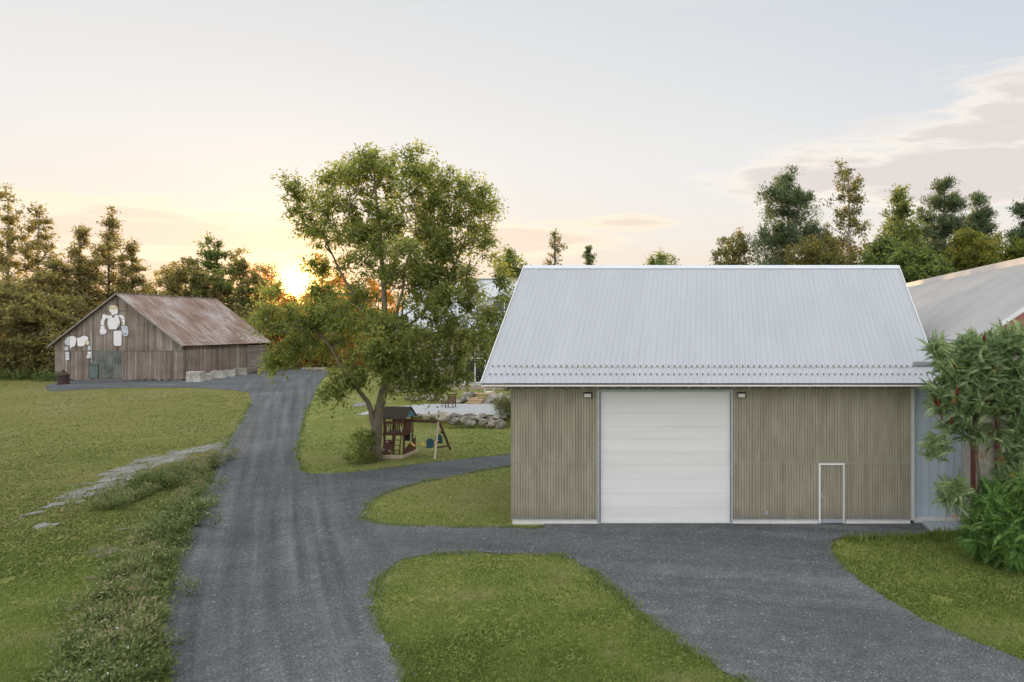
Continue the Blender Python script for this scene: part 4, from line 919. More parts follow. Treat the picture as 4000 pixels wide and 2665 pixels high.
# ribbed metal plate on the ground by the link wall
mp = MB(); k = 14
for i in range(k):
    x = 7.85 + i * .11; mp.add([(x, 24.75, .07), (x + .07, 24.75, .07), (x + .09, 24.75, .095), (x + .11, 24.75, .07), (x, 25.8, .12), (x + .07, 25.8, .12), (x + .09, 25.8, .145), (x + .11, 25.8, .12)], [(0, 1, 5, 4), (1, 2, 6, 5), (2, 3, 7, 6)])
mp.box(7.85, 9.39, 24.74, 25.8, -.02, .065)
tag(mp.build('metal_ramp', m_grey, loc=(8.6, 25.2, 0)), 'low grey ribbed metal plate on the ground below the blue-grey wall', 'ramp')

# ------------------------------------------------------------------ house behind, and its deck
HY, HX0, HX1 = 67.0, -30.4, -11.0
hs = thing('house', (-20.7, 73, 1.5), 'house with white metal roof and sliding doors half hidden by the big tree', 'house')
mb = MB(); mb.box(HX0, HX1, HY, HY + .2, 1.4, 7.2); mb.box(HX0, HX0 + .2, HY + .2, HY + 12, 1.4, 7.2); mb.box(HX1 - .2, HX1, HY + .2, HY + 12, 1.4, 7.2); mb.box(HX0 + .2, HX1 - .2, HY + 11.8, HY + 12, 1.4, 7.2)
for xx in (HX0, HX1 - .2): mb.poly([(xx, HY, 7.21), (xx, HY + 12, 7.21), (xx, HY + 6, 12.0)], (.2, 0, 0))
mb.build('wall', m_housewall, hs)
mb = MB(); hv = Vector((0, 6.8, 12.38 - 7.05)); ribbed(mb, (HX0 - .5, HY - .8, 7.05), (1, 0, 0), HX1 - HX0 + 1, hv, hv.length, .4, .03, .03); ribbed(mb, (HX1 + .5, HY + 12.8, 7.05), (-1, 0, 0), HX1 - HX0 + 1, (0, -hv.y, hv.z), hv.length, .4, .03, .03)
hr = mb.build('roof', m_roof_house, hs)
mb = MB(); mb.box(HX0 - .5, HX1 + .5, HY - .82, HY - .78, 6.85, 7.03); mb.build('fascia', m_white, hs)
mb = MB(); mb.box(HX0 - .52, HX1 + .52, HY + 5.85, HY + 6.15, 12.36, 12.46); mb.build('ridge_cap', m_grey, hr)
def window(x0, x1, z0, z1, y, parent, nm='window', panes=2):
    fr = MB(); fr.box(x0, x1, y - .09, y - .004, z0, z0 + .09); fr.box(x0, x1, y - .09, y - .004, z1 - .09, z1)
    for i in range(panes + 1):
        xx = x0 + (x1 - x0 - .09) * i / panes; fr.box(xx, xx + .09, y - .088, y - .004, z0 + .091, z1 - .091)
    o = fr.build(nm, m_white, parent); p = MB(); p.box(x0 + .05, x1 - .05, y - .04, y - .006, z0 + .05, z1 - .05); p.build('pane', m_glass, o); return o
def mat_glass():
    t = NT('dark_window_glass'); return t.surf(t.ramp(t.noise(t.coord(), .8, 3), [(.3, (.012, .014, .014)), (.7, (.035, .04, .04))]), .06, spec=.6)
m_glass = mat_glass()
window(-23.9, -20.9, 1.92, 4.35, HY, hs, 'sliding_door', 3)
window(-19.4, -16.2, 1.92, 4.35, HY, hs, 'sliding_door', 3)
window(-28.6, -26.6, 2.5, 4.2, HY, hs); window(-27.5, -26, 5.2, 6.4, HY, hs); window(-21.5, -19.8, 5.2, 6.4, HY, hs); window(-18.2, -16.6, 5.2, 6.4, HY, hs)
x0, x1 = at(1905, 0, 68)[0], at(1990, 0, 68)[0] + 1.2
mb = MB(); mb.box(x0, x1, 68.0, 72, 8.0, 10.3); dm = mb.build('dormer', simple('dormer_cladding', (.50, .53, .56), (.58, .60, .63), (1, 1, 3), 2), hs)
mb = MB(); mb.add([(x0 - .3, 67.6, 10.2), (x1 + .3, 67.6, 10.2), (x1 + .3, 73, 11.4), (x0 - .3, 73, 11.4), (x0 - .3, 67.6, 10.32), (x1 + .3, 67.6, 10.32), (x1 + .3, 73, 11.52), (x0 - .3, 73, 11.52)], [(0, 3, 2, 1), (4, 5, 6, 7), (0, 1, 5, 4), (1, 2, 6, 5), (3, 0, 4, 7)]); mb.build('roof', m_roof_house, dm)
window(x0 + .5, x1 - .5, 8.75, 10.0, 68.0, dm)
dk = thing('deck', (-21, 65.7, 1.4), 'low wooden deck along the front of the house', 'deck')
mb = MB()
for i in range(16): mb.box(-30, -12.8, 64.5 + i * .155, 64.5 + i * .155 + .145, 1.86, 1.9, .5 + random.gauss(0, .15))
mb.build('deck_boards', m_deck, dk); mb = MB(); mb.box(-30, -12.8, 64.45, 64.49, 1.35, 1.89); mb.build('skirt', m_deckskirt, dk)

# ------------------------------------------------------------------ the weathered barn
BY0, BY1, BXL, BXR = 76.6, 91.2, at(215, 0, 76.6)[0], at(714, 0, 76.6)[0]
BZ, BE, BP = 1.32, 5.52, 11.05; BXC = at(466, 0, 76.6)[0]
barn = thing('wooden_barn', (BXC, 84, BZ), 'weathered wooden barn with rusty metal gable roof and faded green door', 'barn')
def roofz(x): 
    return BP - (BP - BE) * (abs(x - BXC) / ((BXR - BXC) if x > BXC else (BXC - BXL)))
mb = MB(); ST = 4.75
x = BXL; dx0, dx1 = at(350, 0, 76.6)[0], at(478, 0, 76.6)[0]
while x < BXR - .02:
    w = min(random.uniform(.18, .32), BXR - x); y = BY0 + random.uniform(-.02, .02); tn = .5 + random.gauss(0, .2)
    if not (x + w > dx0 + .05 and x < dx1 - .05): mb.box(x, x + w - .008, y, y + .05, BZ + .12 + random.uniform(-.06, .14), ST - .02, tn)
    zt = min(roofz(x), roofz(x + w)) ; zt2a, zt2b = roofz(x) - .12, roofz(x + w) - .12
    tn = .5 + random.gauss(0, .2); yy = y - .07
    xa, xb = x, x + w - .008
    if min(zt2a, zt2b) > ST + .05:
        mb.add([(xa, yy, ST - .06), (xb, yy, ST - .06), (xb, yy, zt2b), (xa, yy, zt2a), (xa, yy + .05, ST - .06), (xb, yy + .05, ST - .06), (xb, yy + .05, zt2b), (xa, yy + .05, zt2a)],
               [(0, 1, 2, 3), (4, 7, 6, 5), (0, 4, 5, 1), (0, 3, 7, 4), (1, 5, 6, 2)], tn)
    x += w
mb.build('front_wall', m_barn, barn)
mb = MB(); y = BY0; yb = at(972, 0, 1)[0]
YS = -BXR / ((PX - 970) / F)         # where the slatted end of the side wall begins
while y < YS:
    w = random.uniform(.2, .34); tn = .45 + random.gauss(0, .2); xx = BXR + random.uniform(-.02, .02)
    mb.box(xx - .05, xx, y, y + w - .008, gz(BXR, y) + .02 + random.uniform(0, .12), ST, tn); 
    mb.box(xx - .07, xx - .02, y, y + w - .008, ST + .01, BE + .05, tn - .55); y += w
mb.build('side_wall', m_barn, barn)
mb = MB(); z = 1.5
while z < 4.9:
    mb.box(BXR - .04, BXR + random.uniform(0, .02), YS, BY1, z, z + .15, .72 + random.gauss(0, .12)); z += .185
mb.build('slatted_wall', m_barn, barn)
mb = MB(); mb.box(BXL + .1, BXR - .1, BY1 - .1, BY1, BZ - .4, BE); mb.box(BXL, BXL + .1, BY0 + .08, BY1, BZ - .4, BE); mb.box(BXR - .16, BXR - .09, BY0 + .08, BY1, BZ - .4, BE)
mb.box(BXL + .1, BXR - .16, BY0 + .09, BY0 + .14, BZ - .4, BE); mb.poly([(BXL + .15, BY0 + .09, BE + .01), (BXR - .15, BY0 + .09, BE + .01), (BXC, BY0 + .09, BP - .3)], (0, .05, 0)); mb.poly([(BXL + .15, BY1 - .1, BE + .01), (BXR - .15, BY1 - .1, BE + .01), (BXC, BY1 - .1, BP - .3)], (0, .05, 0))
mb.build('inner_wall', m_dark, barn)
mb = MB(); ov = .45
for s, xe in ((1, BXR), (-1, BXL)):
    d = Vector((BXC - xe, 0, BP - BE)); dn = d.normalized(); p = Vector((xe, 0, BE)) - dn * .45
    if s > 0: ribbed(mb, (p.x, BY1 + ov, p.z), (0, -1, 0), BY1 - BY0 + 2 * ov, d, d.length + .45, .45, .035, .04)
    else: ribbed(mb, (p.x, BY0 - ov, p.z), (0, 1, 0), BY1 - BY0 + 2 * ov, d, d.length + .45, .45, .035, .04)
o = mb.build('roof', m_rusty, barn); put_uv(o, mb)
mb = MB()
for xe in (BXR, BXL):
    dn = Vector((BXC - xe, 0, BP - BE)).normalized(); p = Vector((xe, BY0 - ov - .015, BE - .06)) - dn * .45; mb.bar(p, (BXC, BY0 - ov - .015, BP - .06), .03, .13)
mb.build('barge_board', simple('grey_barge_board', (.20, .19, .17), (.32, .30, .27), ns=3), barn)
mb = MB(); mb.bar((BXC, BY0 - ov, BP + .03), (BXC, BY1 + ov, BP + .03), .25, .04); mb.build('ridge_cap', simple('weathered_ridge', (.34, .31, .30), (.44, .41, .40), ns=2), barn)
mb = MB(); zd = at(0, 1372, 76.6)[2]; n = 11
for i in range(n):
    a = dx0 + (dx1 - dx0) * i / n; mb.box(a, a + (dx1 - dx0) / n - .01, BY0 - .075 + random.uniform(0, .012), BY0 - .03, BZ + .28, ST - .07, .5 + random.gauss(0, .2))
bd = mb.build('barn_door', m_barndoor, barn)
hx0, hx1 = dx0 + .12, dx0 + 1.02
mb = MB(); mb.box(hx0, hx1, BY0 - .11, BY0 - .078, BZ + .36, BZ + 1.75); mb.build('hatch', simple('teal_hatch', (.10, .135, .128), (.15, .18, .165), (3, 3, .5), 3), bd)
mb = MB(); mb.box(hx0 - .05, hx1 + .05, BY0 - .10, BY0 - .0765, BZ + 1.76, BZ + 1.83); mb.box(hx1 + .01, hx1 + .06, BY0 - .10, BY0 - .0765, BZ + .36, BZ + 1.755); mb.build('hatch_frame', m_darkred if False else simple('hatch_gap', (.02, .018, .016), (.035, .03, .028), ns=3), bd)
mb = MB(); mb.box(dx0 - .35, dx1 + .1, BY0 - .16, BY0 - .03, BZ - .15, BZ + .22); mb.build('door_sill', simple('grey_sill', (.16, .14, .12), (.26, .23, .20), ns=3), barn)
MB().box(dx0 - .28, dx0 - .01, BY0 - .10, BY0 - .03, BZ, ST - .07).build('door_post', m_barn, barn); MB().box(dx1 + .01, dx1 + .2, BY0 - .09, BY0 - .03, BZ + .1, ST - .07).build('door_post', m_barn, barn)
mb = MB(); mb.box(at(410, 0, 76.6)[0], at(505, 0, 76.6)[0], BY0 - .115, BY0 - .075, *(sorted((at(0, 1213, 76.6)[2], at(0, 1216, 76.6)[2])))); mb.build('batten', m_bark_dark, barn)

# white cut-out figures on the gable
def Zp(zx, zy): return (220 + zx / 3.2, 1150 + zy / 3.2)
YA = BY0 - .14
def plate(parent, name, pts, mat, th=.03, lift=0.0, outline=True):
    q = [at(*Zp(a, b), YA) for a, b in pts]; mb = MB(); mb.poly([(a, YA - lift, c) for a, b, c in q], (0, th, 0), .5 + random.gauss(0, .2)); o = mb.build(name, mat, parent)
    if outline:
        c = np.mean([(a, d) for a, _, d in q], 0); mb = MB(); mb.poly([(c[0] + (a - c[0]) * 1.045, YA - lift + th + .002, c[1] + (d - c[1]) * 1.045) for a, _, d in q], (0, .012, 0)); mb.build('backing', m_plate_line, o)
    return o
fig = thing('wall_sculpture', at(495, 1330, YA), 'white cut-out figure with head, arms and one leg on the barn gable', 'wall sculpture')
hd = plate(fig, 'head', [(660, 195), (770, 192), (765, 245), (730, 250), (710, 265), (690, 245), (682, 225), (660, 208)], m_plate)
plate(fig, 'brow', [(660, 150), (690, 137), (730, 137), (765, 160), (769, 190), (735, 200), (690, 200), (658, 192)], m_plate_cream, lift=.005)
for cx in (685, 743):
    mb = MB(); pts = []
    for k in range(13):
        a = math.pi * (.05 + .9 * k / 12) * (1); px, py = Zp(cx + 27 * math.cos(a), 180 - 12 * math.sin(a) + (8 if False else 0)); X_, _, Z_ = at(px, py, YA); pts.append((X_, YA - .012, Z_))
    mb.tube(pts, .022, 5); mb.build('eye', m_plate_line, fig)
plate(fig, 'torso', [(655, 260), (690, 265), (700, 292), (718, 298), (735, 262), (765, 255), (780, 300), (795, 350), (785, 390), (750, 438), (660, 438), (640, 370), (645, 310)], m_plate)
plate(fig, 'arm', [(590, 247), (620, 255), (655, 275), (650, 300), (620, 300), (600, 330), (598, 388), (555, 385), (557, 330), (575, 300), (575, 260)], m_plate)
plate(fig, 'hand', [(555, 395), (600, 392), (605, 430), (628, 455), (622, 480), (590, 490), (550, 478), (540, 460), (550, 430)], m_plate)
plate(fig, 'fingers', [(541, 468), (550, 480), (590, 491), (622, 482), (615, 495), (580, 502), (548, 497)], m_plate_blue, lift=.003, outline=False)
plate(fig, 'arm', [(778, 258), (800, 255), (840, 270), (850, 300), (858, 330), (848, 385), (828, 385), (832, 350), (815, 330), (805, 290), (785, 285)], m_plate)
plate(fig, 'hand', [(815, 400), (850, 392), (885, 400), (895, 440), (900, 490), (890, 515), (850, 525), (830, 500), (818, 450)], m_plate_blue)
plate(fig, 'leg', [(716, 468), (730, 455), (805, 455), (816, 470), (812, 630), (800, 645), (735, 645), (718, 628)], m_plate)
fg2 = thing('wall_sculpture', at(305, 1350, YA), 'white cut-out animal body without a head, left on the barn front', 'wall sculpture')
plate(fg2, 'hindquarter', [(165, 527), (210, 520), (245, 540), (250, 580), (240, 620), (225, 650), (190, 660), (172, 690), (165, 640)], m_plate)
plate(fg2, 'tail', [(135, 535), (160, 530), (162, 632), (140, 640), (100, 610), (105, 590), (120, 560)], m_plate_blue)
plate(fg2, 'body', [(258, 545), (300, 540), (325, 522), (370, 520), (395, 540), (398, 575), (362, 582), (352, 640), (330, 650), (265, 648)], m_plate)
plate(fg2, 'shoulder', [(387 + 26 * math.cos(a), 607 + 25 * math.sin(a)) for a in np.linspace(0, 6.283, 15)[:-1]], m_plate_cream)
plate(fg2, 'leg', [(105, 665), (140, 650), (150, 690), (135, 705), (100, 690)], m_plate_blue)
plate(fg2, 'leg', [(400, 640), (425, 650), (433, 680), (415, 703), (390, 695), (395, 660)], m_plate_blue)
plate(fg2, 'foot', [(108, 727), (158, 722), (162, 815), (150, 825), (118, 820)], m_plate_blue)
plate(fg2, 'foot', [(398, 718), (442, 718), (430, 790), (405, 800), (373, 795), (385, 760)], m_plate)
def strokes(parent, segs):
    for q in segs: MB().tube([(at(*Zp(a, b), YA)[0], YA - .012, at(*Zp(a, b), YA)[2]) for a, b in q], .018, 5).build('stroke', m_plate_line, parent)
strokes(fg2, [((110, 750), (135, 757), (160, 750)), ((114, 782), (140, 787), (161, 780)), ((393, 745), (415, 752), (434, 742)), ((384, 770), (405, 778), (428, 768)), ((108, 612), (130, 600), (158, 612)), ((105, 678), (128, 684), (147, 676))])
strokes(fig, [((832, 430), (850, 412), (872, 425), (878, 455)), ((835, 470), (855, 490), (880, 480)), ((845, 505), (870, 500), (893, 490)), ((762, 405), (775, 375), (790, 362)), ((750, 430), (770, 418), (783, 398)), ((815, 300), (835, 318), (850, 312))])
xx = at(363, 0, BY0)[0]; mb = MB(); mb.tube([(xx - .01, BY0 - .16, at(0, 1417, BY0)[2]), (xx, BY0 - .17, at(0, 1295, BY0)[2])], .035, 8)
tag(mb.build('pole', simple('pale_pole', (.42, .44, .42), (.55, .56, .54), ns=4), loc=(xx, BY0 - .16, at(0, 1417, BY0)[2])), 'slim pale pole fixed upright between the two white figures', 'pole')
# concrete blocks along the side wall
def block(px0, px1, py0, py1, label, rot=0.0, groove=False):
    Y = gp((px0 + px1) / 2, py1)[1]; x0, x1 = at(px0, 0, Y)[0], at(px1, 0, Y)[0]; zt = at(0, py0, Y + .4)[2]; xc = (x0 + x1) / 2; z0 = gz(xc, Y)
    bm = bmesh.new(); bmesh.ops.create_cube(bm, size=1); w, dp, hh_ = (x1 - x0) * .86, 1.0, max(.6, (zt - z0) * 1.12)
    bmesh.ops.scale(bm, vec=(w, dp, hh_), verts=bm.verts[:]); bmesh.ops.translate(bm, vec=(0, 0, hh_ / 2), verts=bm.verts[:])
    bmesh.ops.bevel(bm, geom=bm.edges[:], offset=.05, segments=2, affect='EDGES'); bmesh.ops.subdivide_edges(bm, edges=[e for e in bm.edges if e.calc_length() > .3], cuts=4, use_grid_fill=True)
    for v_ in bm.verts:
        q = mnoise.noise_vector(v_.co * 2.3 + Vector((px0, 0, 0))); v_.co += q * .028
    me = bpy.data.meshes.new('concrete_block'); bm.to_mesh(me); bm.free()
    a = me.attributes.new('tint', 'FLOAT', 'POINT'); a.data.foreach_set('value', [.5 + random.gauss(0, .1)] * len(me.vertices))
    o = link('concrete_block', me, m_blockc, None, (xc, Y + .5, z0 - .04)); o.rotation_euler.z = rot; tag(o, label, 'concrete block', 'concrete blocks along the barn side'); LOC[o] = (0, 0, 0)
m_blockc = simple('aged_concrete', (.27, .25, .21), (.66, .63, .57), ns=1.6, rough=.95, bstr=.7, bdist=.03)
block(720, 780, 1455, 1494, 'big pale concrete block at the front corner of the barn', .25)
block(779, 814, 1461, 1488, 'low dark mossy concrete block beside the big corner block', .2)
block(814, 867, 1451, 1479, 'long weathered concrete block, third from the barn front corner', .3)
block(866, 905, 1448, 1473, 'tilted whitish concrete block between two longer blocks', .5)
block(904, 950, 1440, 1467, 'clean grey concrete block, fifth from the barn front corner', .25)
block(1003, 1050, 1428, 1450, 'single concrete block by the slatted rear end of the barn', .2)
# rusty stove
sx, sy = gp(248, 1502); sz = gz(sx, sy); st = thing('rusty_stove', (sx, sy, sz), 'rusty iron stove with cone lid standing in front of the barn', 'stove')
mb = MB(); mb.tube([(sx, sy, sz), (sx, sy, sz + .15), (sx, sy, sz + .16), (sx, sy, sz + .95)], [.50, .50, .44, .46], 14); mb.build('body', m_rust, st)
mb = MB(); mb.tube([(sx, sy, sz + .955), (sx, sy, sz + 1.0), (sx, sy, sz + 1.32), (sx, sy, sz + 1.34), (sx, sy, sz + 1.5)], [.54, .53, .17, .13, .13], 14); mb.build('lid', m_rust, st)
# timber lying at the far edge of the gravel
lx, ly = gp(1180, 1444); mb = MB(); mb.bar((lx, ly, gz(lx, ly) + .15), (lx + 3.2, ly + .2, gz(lx + 3.2, ly) + .15), .3, .25); tag(mb.build('timber_beam', m_plank, loc=(lx + 1.6, ly, gz(lx, ly))), 'grey timber lying at the far edge of the gravel yard', 'timber')

# ------------------------------------------------------------------ boulders and steps
def boulder(px, py, rx, rz, Y, wall, label, tint):
    x, _, z = at(px, py, Y); s = Y / F; a, b = rx * s, rz * s; dp = max(a, b) * .75
    bm = bmesh.new(); bmesh.ops.create_icosphere(bm, subdivisions=3, radius=1); co_ = np.array([v_.co[:] for v_ in bm.verts])
    for _ in range(13):
        n_ = norm(rng.normal(0, 1, 3)); d_ = rng.uniform(.62, .9); k = co_ @ n_ - d_; co_ -= np.where(k > 0, k, 0)[:, None] * n_
    se = rng.uniform(0, 100)
    for i, v_ in enumerate(bm.verts):
        p = Vector(co_[i]); p += mnoise.noise_vector(p * 2 + Vector((se, 0, 0))) * .07 + mnoise.noise_vector(p * 6 + Vector((0, se, 0))) * .02; v_.co = (p.x * a * 1.38, p.y * dp * 1.3, p.z * b * 1.42)
    me = bpy.data.meshes.new('boulder'); bm.to_mesh(me); bm.free()
    at_ = me.attributes.new('tint', 'FLOAT', 'POINT'); at_.data.foreach_set('value', [tint] * len(me.vertices))
    o = link('boulder', me, m_stone, None, (x, Y + dp * .4, z)); o.rotation_euler = (0, rng.uniform(-.25, .25), 0); tag(o, label, 'boulder', wall)
def Z2(a, b): return (1640 + a / 3.635, 1460 + b / 3.635)
tone = lambda t: 'dark grey' if t < .38 else ('grey' if t < .55 else ('tan' if t < .68 else 'pale'))
ordn = ['first', 'second', 'third', 'fourth', 'fifth', 'sixth', 'seventh', 'eighth', 'ninth', 'tenth', 'eleventh', 'twelfth', 'thirteenth', 'fourteenth', 'fifteenth', 'sixteenth', 'seventeenth', 'eighteenth', 'nineteenth', 'twentieth', 'twenty-first', 'twenty-second', 'twenty-third', 'twenty-fourth']
low_top = [(-100, 590, 45, 28, .45), (-20, 600, 40, 25, .4), (100, 600, 58, 40, .75), (210, 600, 45, 28, .5), (340, 622, 100, 62, .68), (485, 605, 60, 37, .42), (580, 607, 35, 28, .5), (660, 600, 40, 26, .42), (745, 628, 76, 46, .40), (840, 645, 60, 36, .66), (890, 600, 48, 26, .5), (1010, 640, 62, 34, .42), (1110, 618, 60, 34, .7), (1190, 615, 40, 25, .55)]
low_bot = [(470, 705, 55, 28, .36), (515, 655, 62, 34, .45), (620, 650, 42, 38, .6), (690, 698, 46, 40, .48), (750, 704, 48, 32, .55), (900, 688, 62, 44, .52), (965, 738, 38, 20, .45), (1022, 698, 55, 50, .60), (1115, 682, 56, 28, .42), (1145, 740, 82, 60, .42)]
for row, nm, Y in ((low_top, 'top course', 50.75), (low_bot, 'bottom course', 50.1)):
    row = sorted(row, key=lambda q: -q[0])
    for i, (a, b, rx, rz, tn) in enumerate(row): boulder(*Z2(a, b), rx / 3.635, rz / 3.635, Y, 'boulders of the lower stone wall', f'{tone(tn)} boulder in {nm} of lower stone wall, {ordn[i]} from the garage end', tn)
up = [(-160, 330, 50, 30, .45), (-80, 345, 50, 30, .5), (50, 320, 50, 32, .45), (150, 345, 52, 34, .5), (250, 330, 52, 34, .42), (330, 385, 48, 34, .55), (410, 360, 52, 38, .5), (440, 402, 52, 28, .46), (560, 395, 45, 34, .52), (610, 350, 42, 36, .42), (665, 282, 45, 24, .66), (715, 297, 50, 28, .40), (675, 340, 46, 40, .62)]
upr = [(895, 420, 36, 28, .42), (975, 392, 64, 56, .48), (1040, 332, 66, 46, .55), (1050, 425, 32, 26, .4), (1125, 340, 56, 48, .62), (1205, 322, 50, 22, .38), (1180, 395, 75, 50, .52), (1245, 332, 46, 20, .68), (1255, 415, 60, 50, .44)]
for row, nm in ((sorted(up, key=lambda q: -q[0]), 'left'), (sorted(upr, key=lambda q: q[0]), 'right')):
    for i, (a, b, rx, rz, tn) in enumerate(row): boulder(*Z2(a, b), rx / 3.635, rz / 3.635, 59.0 + (.25 if b < 345 else 0), 'boulders of the upper stone wall', f'{tone(tn)} boulder of upper stone wall, {ordn[i]} to the {nm} of the steps', tn)
sp = thing('stone_steps', (at(1865, 0, 59)[0], 58.7, .8), 'four rough sandstone steps between the boulders of the upper wall', 'steps')
for a0, a1, zt, zb, Y in ((650, 862, 403, 442, 58.45), (678, 890, 365, 405, 58.8), (700, 905, 333, 366, 59.15), (752, 1052, 277, 335, 59.5)):
    x0, _, z1 = at(*Z2(a0, zt), Y); x1, _, z0 = at(*Z2(a1, zb), Y)
    bm = bmesh.new(); bmesh.ops.create_cube(bm, size=1); bmesh.ops.scale(bm, vec=(x1 - x0, .6, z1 - z0 + .05), verts=bm.verts[:]); bmesh.ops.bevel(bm, geom=bm.edges[:], offset=.05, segments=1, affect='EDGES'); bmesh.ops.subdivide_edges(bm, edges=[e for e in bm.edges if e.calc_length() > .35], cuts=7, use_grid_fill=True)
    for v_ in bm.verts: v_.co += mnoise.noise_vector(v_.co * 2.5 + Vector((a0, 0, 0))) * .06
    me = bpy.data.meshes.new('step'); bm.to_mesh(me); bm.free(); me.transform(__import__('mathutils').Matrix.Translation(Vector(((x0 + x1) / 2, Y + .3, (z0 + z1) / 2 - .03)) - Vector(LOC[sp])))
    a_ = me.attributes.new('tint', 'FLOAT', 'POINT'); a_.data.foreach_set('value', [.5 + random.gauss(0, .15)] * len(me.vertices)); link('step', me, m_step, sp)
# white garden table and wooden chair
tx = at(1911, 0, 60.6)[0]; tb = thing('garden_table', (tx, 60.6, 1.5), 'small white metal garden table on the grass above the stone steps', 'table')
mb = MB(); mb.tube([(tx + .34 * math.cos(a), 60.6 + .25 * math.sin(a), 1.66) for a in np.linspace(0, 6.283, 17)], .015, 5); mb.tube([(tx, 60.6, 1.64), (tx, 60.6, 1.675)], [.34, .34], 16); mb.build('table_top', m_white, tb)
for s in (-1, 1):
    mb = MB(); mb.tube([(tx + s * .42, 60.6, 1.5), (tx + s * .42, 60.6, 2.0)], .025, 6); mb.build('leg', m_white, tb)
cx_, cy_ = -21.1, 55.9; cz_ = .83; ch = thing('wooden_chair', (cx_, cy_, cz_), 'dark brown slatted wooden chair on the pale gravel terrace', 'chair')
mb = MB()
for i in range(4): mb.box(cx_ - .3, cx_ + .3, cy_ - .3 + i * .14, cy_ - .18 + i * .14, cz_ + .38, cz_ + .42)
mb.build('seat', m_play, ch); mb = MB()
for i in range(4): mb.box(cx_ - .3, cx_ + .3, cy_ + .27 + i * .03, cy_ + .30 + i * .03, cz_ + .45 + i * .16, cz_ + .57 + i * .16)
mb.build('backrest', m_play, ch)
for sx_ in (-1, 1):
    for sy_ in (-1, 1):
        mb = MB(); mb.box(cx_ + sx_ * .3 - .03, cx_ + sx_ * .3 + .03, cy_ + sy_ * .28 - .03, cy_ + sy_ * .28 + .03, cz_, cz_ + (.62 if sy_ < 0 else 1.1)); mb.build('leg', m_play, ch)

# ------------------------------------------------------------------ swing set
PXL, PXR, PY0, PY1 = -18.5, -17.4, 39.1, 40.2
ps = thing('swing_set', (-17.9, 39.6, 0), 'brown wooden play tower with shingled roof and swing beam on the lawn', 'swing set')
for x in (PXL, PXR):
    for y in (PY0, PY1): mb = MB(); mb.box(x - .045, x + .045, y - .045, y + .045, 0, 2.28); mb.build('post', m_play, ps)
mb = MB(); 
for i in range(8): mb.box(PXL - .05, PXR + .05, PY0 - .04 + i * .148, PY0 + .10 + i * .148, 1.34, 1.38, .5 + random.gauss(0, .2))
mb.box(PXL - .08, PXR + .08, PY0 - .075, PY0 - .047, 1.24, 1.37); mb.box(PXR + .047, PXR + .075, PY0 - .04, PY1 + .04, 1.24, 1.37); mb.build('platform', m_play, ps)
mb = MB(); mb.box(PXL - .05, PXR + .05, PY0 - .075, PY0 - .047, 1.90, 2.03); mb.box(PXR + .047, PXR + .072, PY0 - .03, PY1 + .03, 1.88, 2.0); mb.box(PXL, PXR, PY1 + .047, PY1 + .07, 1.88, 2.0)
for i in range(3): mb.box(PXL + .08 + i * .13, PXL + .15 + i * .13, PY0 - .07, PY0 - .048, 1.39, 1.895)
for i in range(9): mb.box(PXL + .05 + i * .12, PXL + .12 + i * .12, PY1 + .048, PY1 + .068, 1.3, 1.88)
for i in range(7): mb.box(PXR + .05, PXR + .068, PY0 + .09 + i * .14, PY0 + .18 + i * .14, 1.3, 1.88)
mb.build('railing', m_play, ps)
mb = MB(); yc = (PY0 + PY1) / 2
for s, ye in ((-1, PY0 - .2), (1, PY1 + .2)):
    mb.add([(PXL - .25, ye, 2.20), (PXR + .2, ye, 2.20), (PXR + .2, yc, 2.80), (PXL - .25, yc, 2.80), (PXL - .25, ye, 2.16), (PXR + .2, ye, 2.16), (PXR + .2, yc, 2.76), (PXL - .25, yc, 2.76)], [(0, 1, 2, 3), (4, 7, 6, 5), (0, 4, 5, 1), (1, 5, 6, 2), (0, 3, 7, 4)])
rf = mb.build('roof', m_shingle, ps)
mb = MB(); mb.poly([(PXR + .12, PY0 - .1, 2.22), (PXR + .12, PY1 + .1, 2.22), (PXR + .12, yc, 2.72)], (.02, 0, 0)); mb.build('gable', m_tealcloth, rf)
mb = MB(); mb.add([(PXL + .02, PY0 - .45, .25), (PXL + .55, PY0 - .45, .25), (PXL + .55, PY0 - .06, .98), (PXL + .02, PY0 - .06, .98), (PXL + .02, PY0 - .40, .22), (PXL + .55, PY0 - .40, .22), (PXL + .55, PY0 - .01, .95), (PXL + .02, PY0 - .01, .95)], [(0, 1, 2, 3), (4, 7, 6, 5), (0, 4, 5, 1), (1, 5, 6, 2), (2, 6, 7, 3), (3, 7, 4, 0)])
rw = mb.build('climbing_wall', m_play, ps)
for a, b, m_ in ((.12, .3, m_white), (.30, .55, m_teal), (.42, .75, m_teal), (.2, .85, m_white), (.45, .2, m_white)):
    y = PY0 - .45 + .39 * b; z = .25 + .73 * b; x = PXL + .02 + a; mb = MB(); mb.tube([(x, y + .01, z), (x, y - .04, z + .03), (x, y - .06, z + .035)], [.045, .042, .02], 8); mb.build('hold', m_, rw)
ld = MB()
for s in (0, .34): ld.bar((PXL + .66 + s, PY0 - .42, .02), (PXL + .66 + s, PY0 - .08, 1.36), .04, .08)
for k in range(5): t_ = .12 + k * .2; ld.box(PXL + .66, PXL + 1.0, PY0 - .42 + .34 * t_ - .05, PY0 - .42 + .34 * t_ + .03, 1.36 * t_, 1.36 * t_ + .035)
ld.build('ladder', m_play, ps)
for x in (PXL + .28, PXL + 1.02): mb = MB(); mb.tube([(x, PY0 - .08, 1.42), (x, PY0 - .14, 1.47), (x, PY0 - .15, 1.58), (x, PY0 - .14, 1.68), (x, PY0 - .08, 1.73)], .018, 6); mb.build('grab_handle', m_white, ps)
